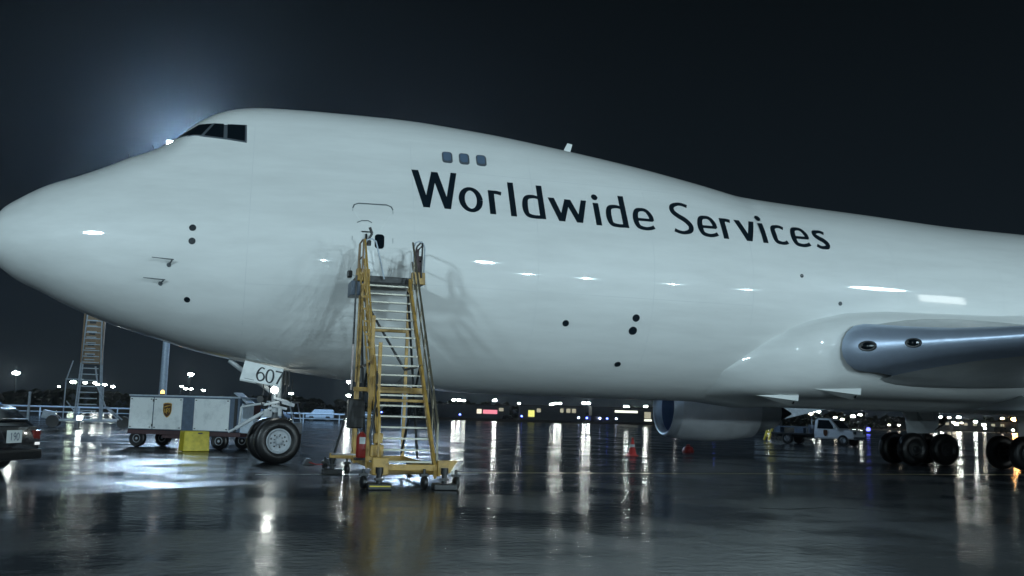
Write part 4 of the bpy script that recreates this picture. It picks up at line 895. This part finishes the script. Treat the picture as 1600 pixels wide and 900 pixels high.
# treeline
tm = mat('far_foliage', (.03, .045, .02), .9, noise=.5, nscale=.4)
mb = MB(); rnd = random.Random(3)
for i in range(2200):
    a = rnd.random(); x = -330+a*1100; y = 620-.30*x*.6+rnd.uniform(-14, 14); r_ = rnd.uniform(1.6, 3.6); z = rnd.uniform(.5, 8)+1.5*math.sin(x*.05)
    vs = []
    for k in range(6): t_ = 2*PI*k/6; vs.append((x+r_*math.cos(t_), y+r_*.6*math.sin(t_), z+rnd.uniform(-1, 1)))
    vs += [(x+rnd.uniform(-1, 1), y, z+r_*rnd.uniform(.35, .7)), (x, y, z-r_)]
    mb.add(vs, [(k, (k+1) % 6, 6) for k in range(6)]+[((k+1) % 6, k, 7) for k in range(6)])
tag(mb.build('distant_treeline', tm), 'dark band of far trees along the horizon beyond the airport', 'trees', kind='stuff')

# ---- lamp posts
def lamp_post(x, y, z, label, gm=g_lamp, s=1.0, heads=1, group='apron lamp posts in the distance'):
    t = thing('lamp_post', label, 'lamp post', (x, y, 0), -math.atan2(x-6.7, y+27.4), group)
    MB().tube((0, .25, 0), (0, .25, z), .14, 8, .09).build('pole', m_dark, t)
    for k in range(heads):
        dx = (k-(heads-1)/2)*1.9*s
        h = MB().box((dx, .12, z), (1.5*s, .25, .62*s)).build('lamp_head', m_dark, t)
        mb = MB(); mb.lathe([(0, .62*s), (.12*s, .55*s), (.2*s, .2*s)], (0, 0, 0), (0, -1, 0), n=14)
        l = mb.build('lens', gm, h); l.location = (dx, -.02, z); l.scale = (1.05, 1, .50)
    return t
LP = [(-73.2,367.3,11.9,'bright lamp post high above the cargo shed at far left',g_lamp_b,1.9,1),
 (-70.8,443.8,8.6,'faint lamp post between the cargo shed and the scaffold tower',g_lamp,.8,1),
 (-64.7,441.8,10.8,'greenish bright lamp post just left of the scaffold tower',glow('lamp_green_white',(.8,1,.75),45),2.0,1),
 (-59.5,440.4,10.6,'smaller lamp post touching the left side of the scaffold tower',g_lamp,1.3,1),
 (-55.4,439.2,10.7,'lamp post shining through the scaffold tower',g_lamp,1.3,1),
 (-52.6,438.5,10.0,'wide lamp post just right of the scaffold tower',g_lamp,1.5,2),
 (-47.5,437.3,9.2,'last lamp post of the row right of the scaffold tower',g_lamp,1.3,1),
 (-8.7,306.7,11.9,'bright lamp post over the middle of the power trailer roof',g_lamp_b,1.35,1),
 (-17.8,428.8,10.1,'lamp post low over the emblem of the power trailer',g_lamp,1.1,1),
 (-15.0,428.1,9.2,'twin lamp post low over the power trailer roof',g_lamp,1.2,2),
 (-8.4,426.3,8.7,'small lamp post above the right end of the power trailer',g_lamp,1.2,1),
 (18.3,418.6,10.4,'lamp post seen left of the lit nose gear lamp',g_lamp,1.3,1),
 (29.5,415.8,8.4,'lamp post seen right of the nose gear strut',g_lamp,1.5,1),
 (45.4,328.9,11.9,'bright upper lamp post just left of the stair',g_lamp_b,1.3,1),
 (54.4,408.8,8.2,'lower lamp post just left of the stair',g_lamp,1.8,1),
 (96.0,397.6,4.8,'low lamp post just right of the stair',g_lamp,1.2,1),
 (100.9,395.9,7.6,'twin lamp post first right of the stair',g_lamp_b,1.2,2),
 (104.1,395.0,7.4,'lamp post beside the twin lamps right of the stair',g_lamp,1.2,1),
 (117.3,391.2,7.9,'bright lone lamp post above the pink lit sign',g_lamp_b,1.3,1),
 (127.9,388.4,6.9,'faint lamp post right of the yellow lit doorway',g_lamp,.9,1),
 (142.0,384.5,6.8,'lamp post left of a brighter twin under mid belly',g_lamp,1.3,1),
 (144.6,383.8,7.4,'twin lamp post under the middle of the belly',g_lamp_b,1.0,2),
 (156.8,380.2,7.8,'bright twin lamp post above the long lit window strip',g_lamp_b,1.1,2),
 (174.3,375.5,6.6,'bright lamp post left of the traffic cone',g_lamp_b,1.7,1),
 (182.6,373.1,7.1,'lamp post next to the left rim of the far engine',g_lamp_b,1.2,1),
 (235.8,358.1,7.5,'lamp post shining behind the tail of the far engine',g_lamp,1.1,1),
 (253.9,353.3,5.8,'lamp post left above the pickup cab',g_warm,1.3,1),
 (256.0,352.5,6.9,'wide lamp post right above the pickup cab',g_lamp,1.2,2),
 (264.5,350.5,4.6,'dim lamp post over the pickup windscreen',g_warm,1.2,1),
 (267.6,349.8,3.8,'low dim lamp post over the pickup bonnet',g_warm,1.2,1),
 (272.1,348.3,5.3,'brightest lamp post above the pickup headlights',g_lamp_b,1.5,1),
 (275.1,347.3,6.1,'lamp post right of the one above the pickup headlights',g_lamp,1.3,1),
 (307.0,338.3,6.6,'lamp post at the top right of the front main wheels',g_lamp,1.5,1),
 (310.2,337.6,6.0,'bright lamp post second right of the main wheels',g_lamp_b,1.2,1),
 (313.5,336.6,5.9,'wide dim lamp post right of the main wheels',g_warm,1.1,1),
 (317.6,335.4,6.2,'bright lamp post fourth right of the main wheels',g_lamp_b,1.3,1),
 (315.6,336.3,3.8,'low yellowish lamp post right of the main wheels',g_warm,1.1,1),
 (319.1,335.4,3.7,'low small yellowish lamp post beside it',g_warm,.9,1),
 (325.0,333.6,4.4,'lone white lamp post midway between the two wheel sets',g_lamp_b,1.2,1),
 (336.4,330.1,6.2,'flat dim lamp post left of the orange lamp',g_warm,1.2,1),
 (342.0,328.7,5.9,'large orange sodium lamp post at the right edge',g_orange,2.2,1)]
for q in LP: lamp_post(*q)
# low bright lights mirrored near the waterline on the right
for x, y, z, lb, gm in ((300, 300, 1.6, 'low white light just right of the front main wheels', g_lamp), (322, 296, 1.5, 'low white light under the lone white lamp post', g_lamp_b), (340, 292, 1.3, 'low warm light under the orange lamp post', g_warm), (334, 293, 1.4, 'low pale light left of the orange lamp post reflection', g_lamp), (311, 297, 1.2, 'low white light between the two wheel sets', g_lamp), (268, 318, 1.9, 'low row light above the blue edge light', g_warm), (272, 317, 1.9, 'second low row light above the blue edge light', g_warm)):
    lamp_post(x, y, z, lb, gm, .8, 1, 'low lights along the far apron')

# ---- masts
def mast(name, x, y, z, label, gm, face, s=1.0, watts=0, col=(1, 1, 1), size=1.0, rad=.3):
    t = thing(name, label, 'light mast', (x, y, 0))
    MB().tube((0, 0, 0), (0, 0, z+.35), rad, 14, rad*.55).build('pole', m_scaf, t, smooth=40)
    d = Vector(face)-Vector((x, y, z)); rz_ = math.atan2(d.y, d.x)+PI/2
    h = MB().box((0, 0, 0), (2.6*s, .4, .9*s)).build('lamp_frame', m_dark, t); h.location = (0, 0, z); h.rotation_euler = (0, 0, rz_)
    for k in (-1, 0, 1):
        MB().box((k*.85*s, -.24, 0), (.7*s, .06, .7*s)).build('floodlight', gm, h)
    if watts:
        ld = bpy.data.lights.new('floodlight_beam', 'POINT'); ld.energy = watts; ld.color = col; ld.shadow_soft_size = size*.5
        lo = bpy.data.objects.new('floodlight_beam', ld); C.objects.link(lo); lo.parent = t; dd = d.normalized(); lo.location = (dd.x*1.2, dd.y*1.2, z+dd.z)
    return t
mast('floodlight_mast', *BACK_MAST[:2], BACK_MAST[2], 'tall floodlight mast hidden behind the nose, its glare rising over the cockpit', g_back, (5, -20, 0), 1.1, BACK_WATTS, (.42, .68, 1.0), .8, .38)
mast('floodlight_mast', 26.3, 89.5, 25.6, 'tall floodlight mast behind the fuselage, its pole standing behind the yellow stair', g_back, (15, -10, 0), 1.1, 22000, (.36, .62, 1.0), .8, .38)
names = ['tall floodlight mast behind the camera on the nose side', 'tall floodlight mast far behind the camera on the tail side', 'floodlight mast behind the camera nearest the wing']
for (x, y, z, wt, col, sz), lb in zip(FLOODS, names): mast('floodlight_mast', x, y, z, lb, g_flood, (12, 0, 5), 1.0, wt, col, sz)
# row of far lamps behind the camera, mirrored in the fuselage side
for k, (x, y, z) in enumerate(((60, -160, 9), (74, -165, 9), (92, -162, 9.5), (108, -160, 9), (124, -150, 9), (-5, -150, 8), (140, -140, 7))):
    ld = bpy.data.lights.new('rear_beam', 'POINT'); ld.energy = REAR_WATTS; ld.color = (.68, .90, 1.0); ld.shadow_soft_size = .5
    lo = bpy.data.objects.new('rear_beam', ld); C.objects.link(lo)
    lp_ = lamp_post(x, y, z, '%s lamp post from the tail side behind the camera, mirrored in the fuselage' % ('fourth fifth sixth third second last first'.split()[[2, 1, 0, 3, 4, 5, 6].index(k)] if False else ['fifth', 'fourth', 'third', 'second', 'third last', 'last', 'first'][k]), glow('rear_lamp', (.9, 1, 1), 170), .9, 1, 'lamp posts behind the camera')
    lp_.rotation_euler = (0, 0, PI+math.atan2(x-15, -y)); lo.parent = lp_; lo.location = (0, -.5, z)

hg = building((86, -72, 0), -PI/2-.9, (26, 16, 18), 'lit hangar standing behind the camera, its open door mirrored beside the wing root', [(0, 7.6, 4.6, 14, glow('lit_hangar_door', (.92, 1, .98), 14))], m_shed)
hg.rotation_euler = (0, 0, R(230.6))
# ================================================================ HAZE
hz = MB().box((120, 250, 19.5), (1300, 1100, 43)).build('haze', None)
hz.data.materials.clear()
hm = bpy.data.materials.new('night_haze'); hm.use_nodes = True; n = hm.node_tree; n.nodes.clear()
o = n.nodes.new('ShaderNodeOutputMaterial'); pv = n.nodes.new('ShaderNodeVolumePrincipled'); pv.inputs['Color'].default_value = (.75, .88, 1, 1); pv.inputs['Density'].default_value = .00012; pv.inputs['Anisotropy'].default_value = .9
n.links.new(pv.outputs[0], o.inputs['Volume']); hz.data.materials.append(hm); hz['kind'] = 'stuff'; tag(hz, 'thin rainy night haze filling the air over the apron', 'haze')
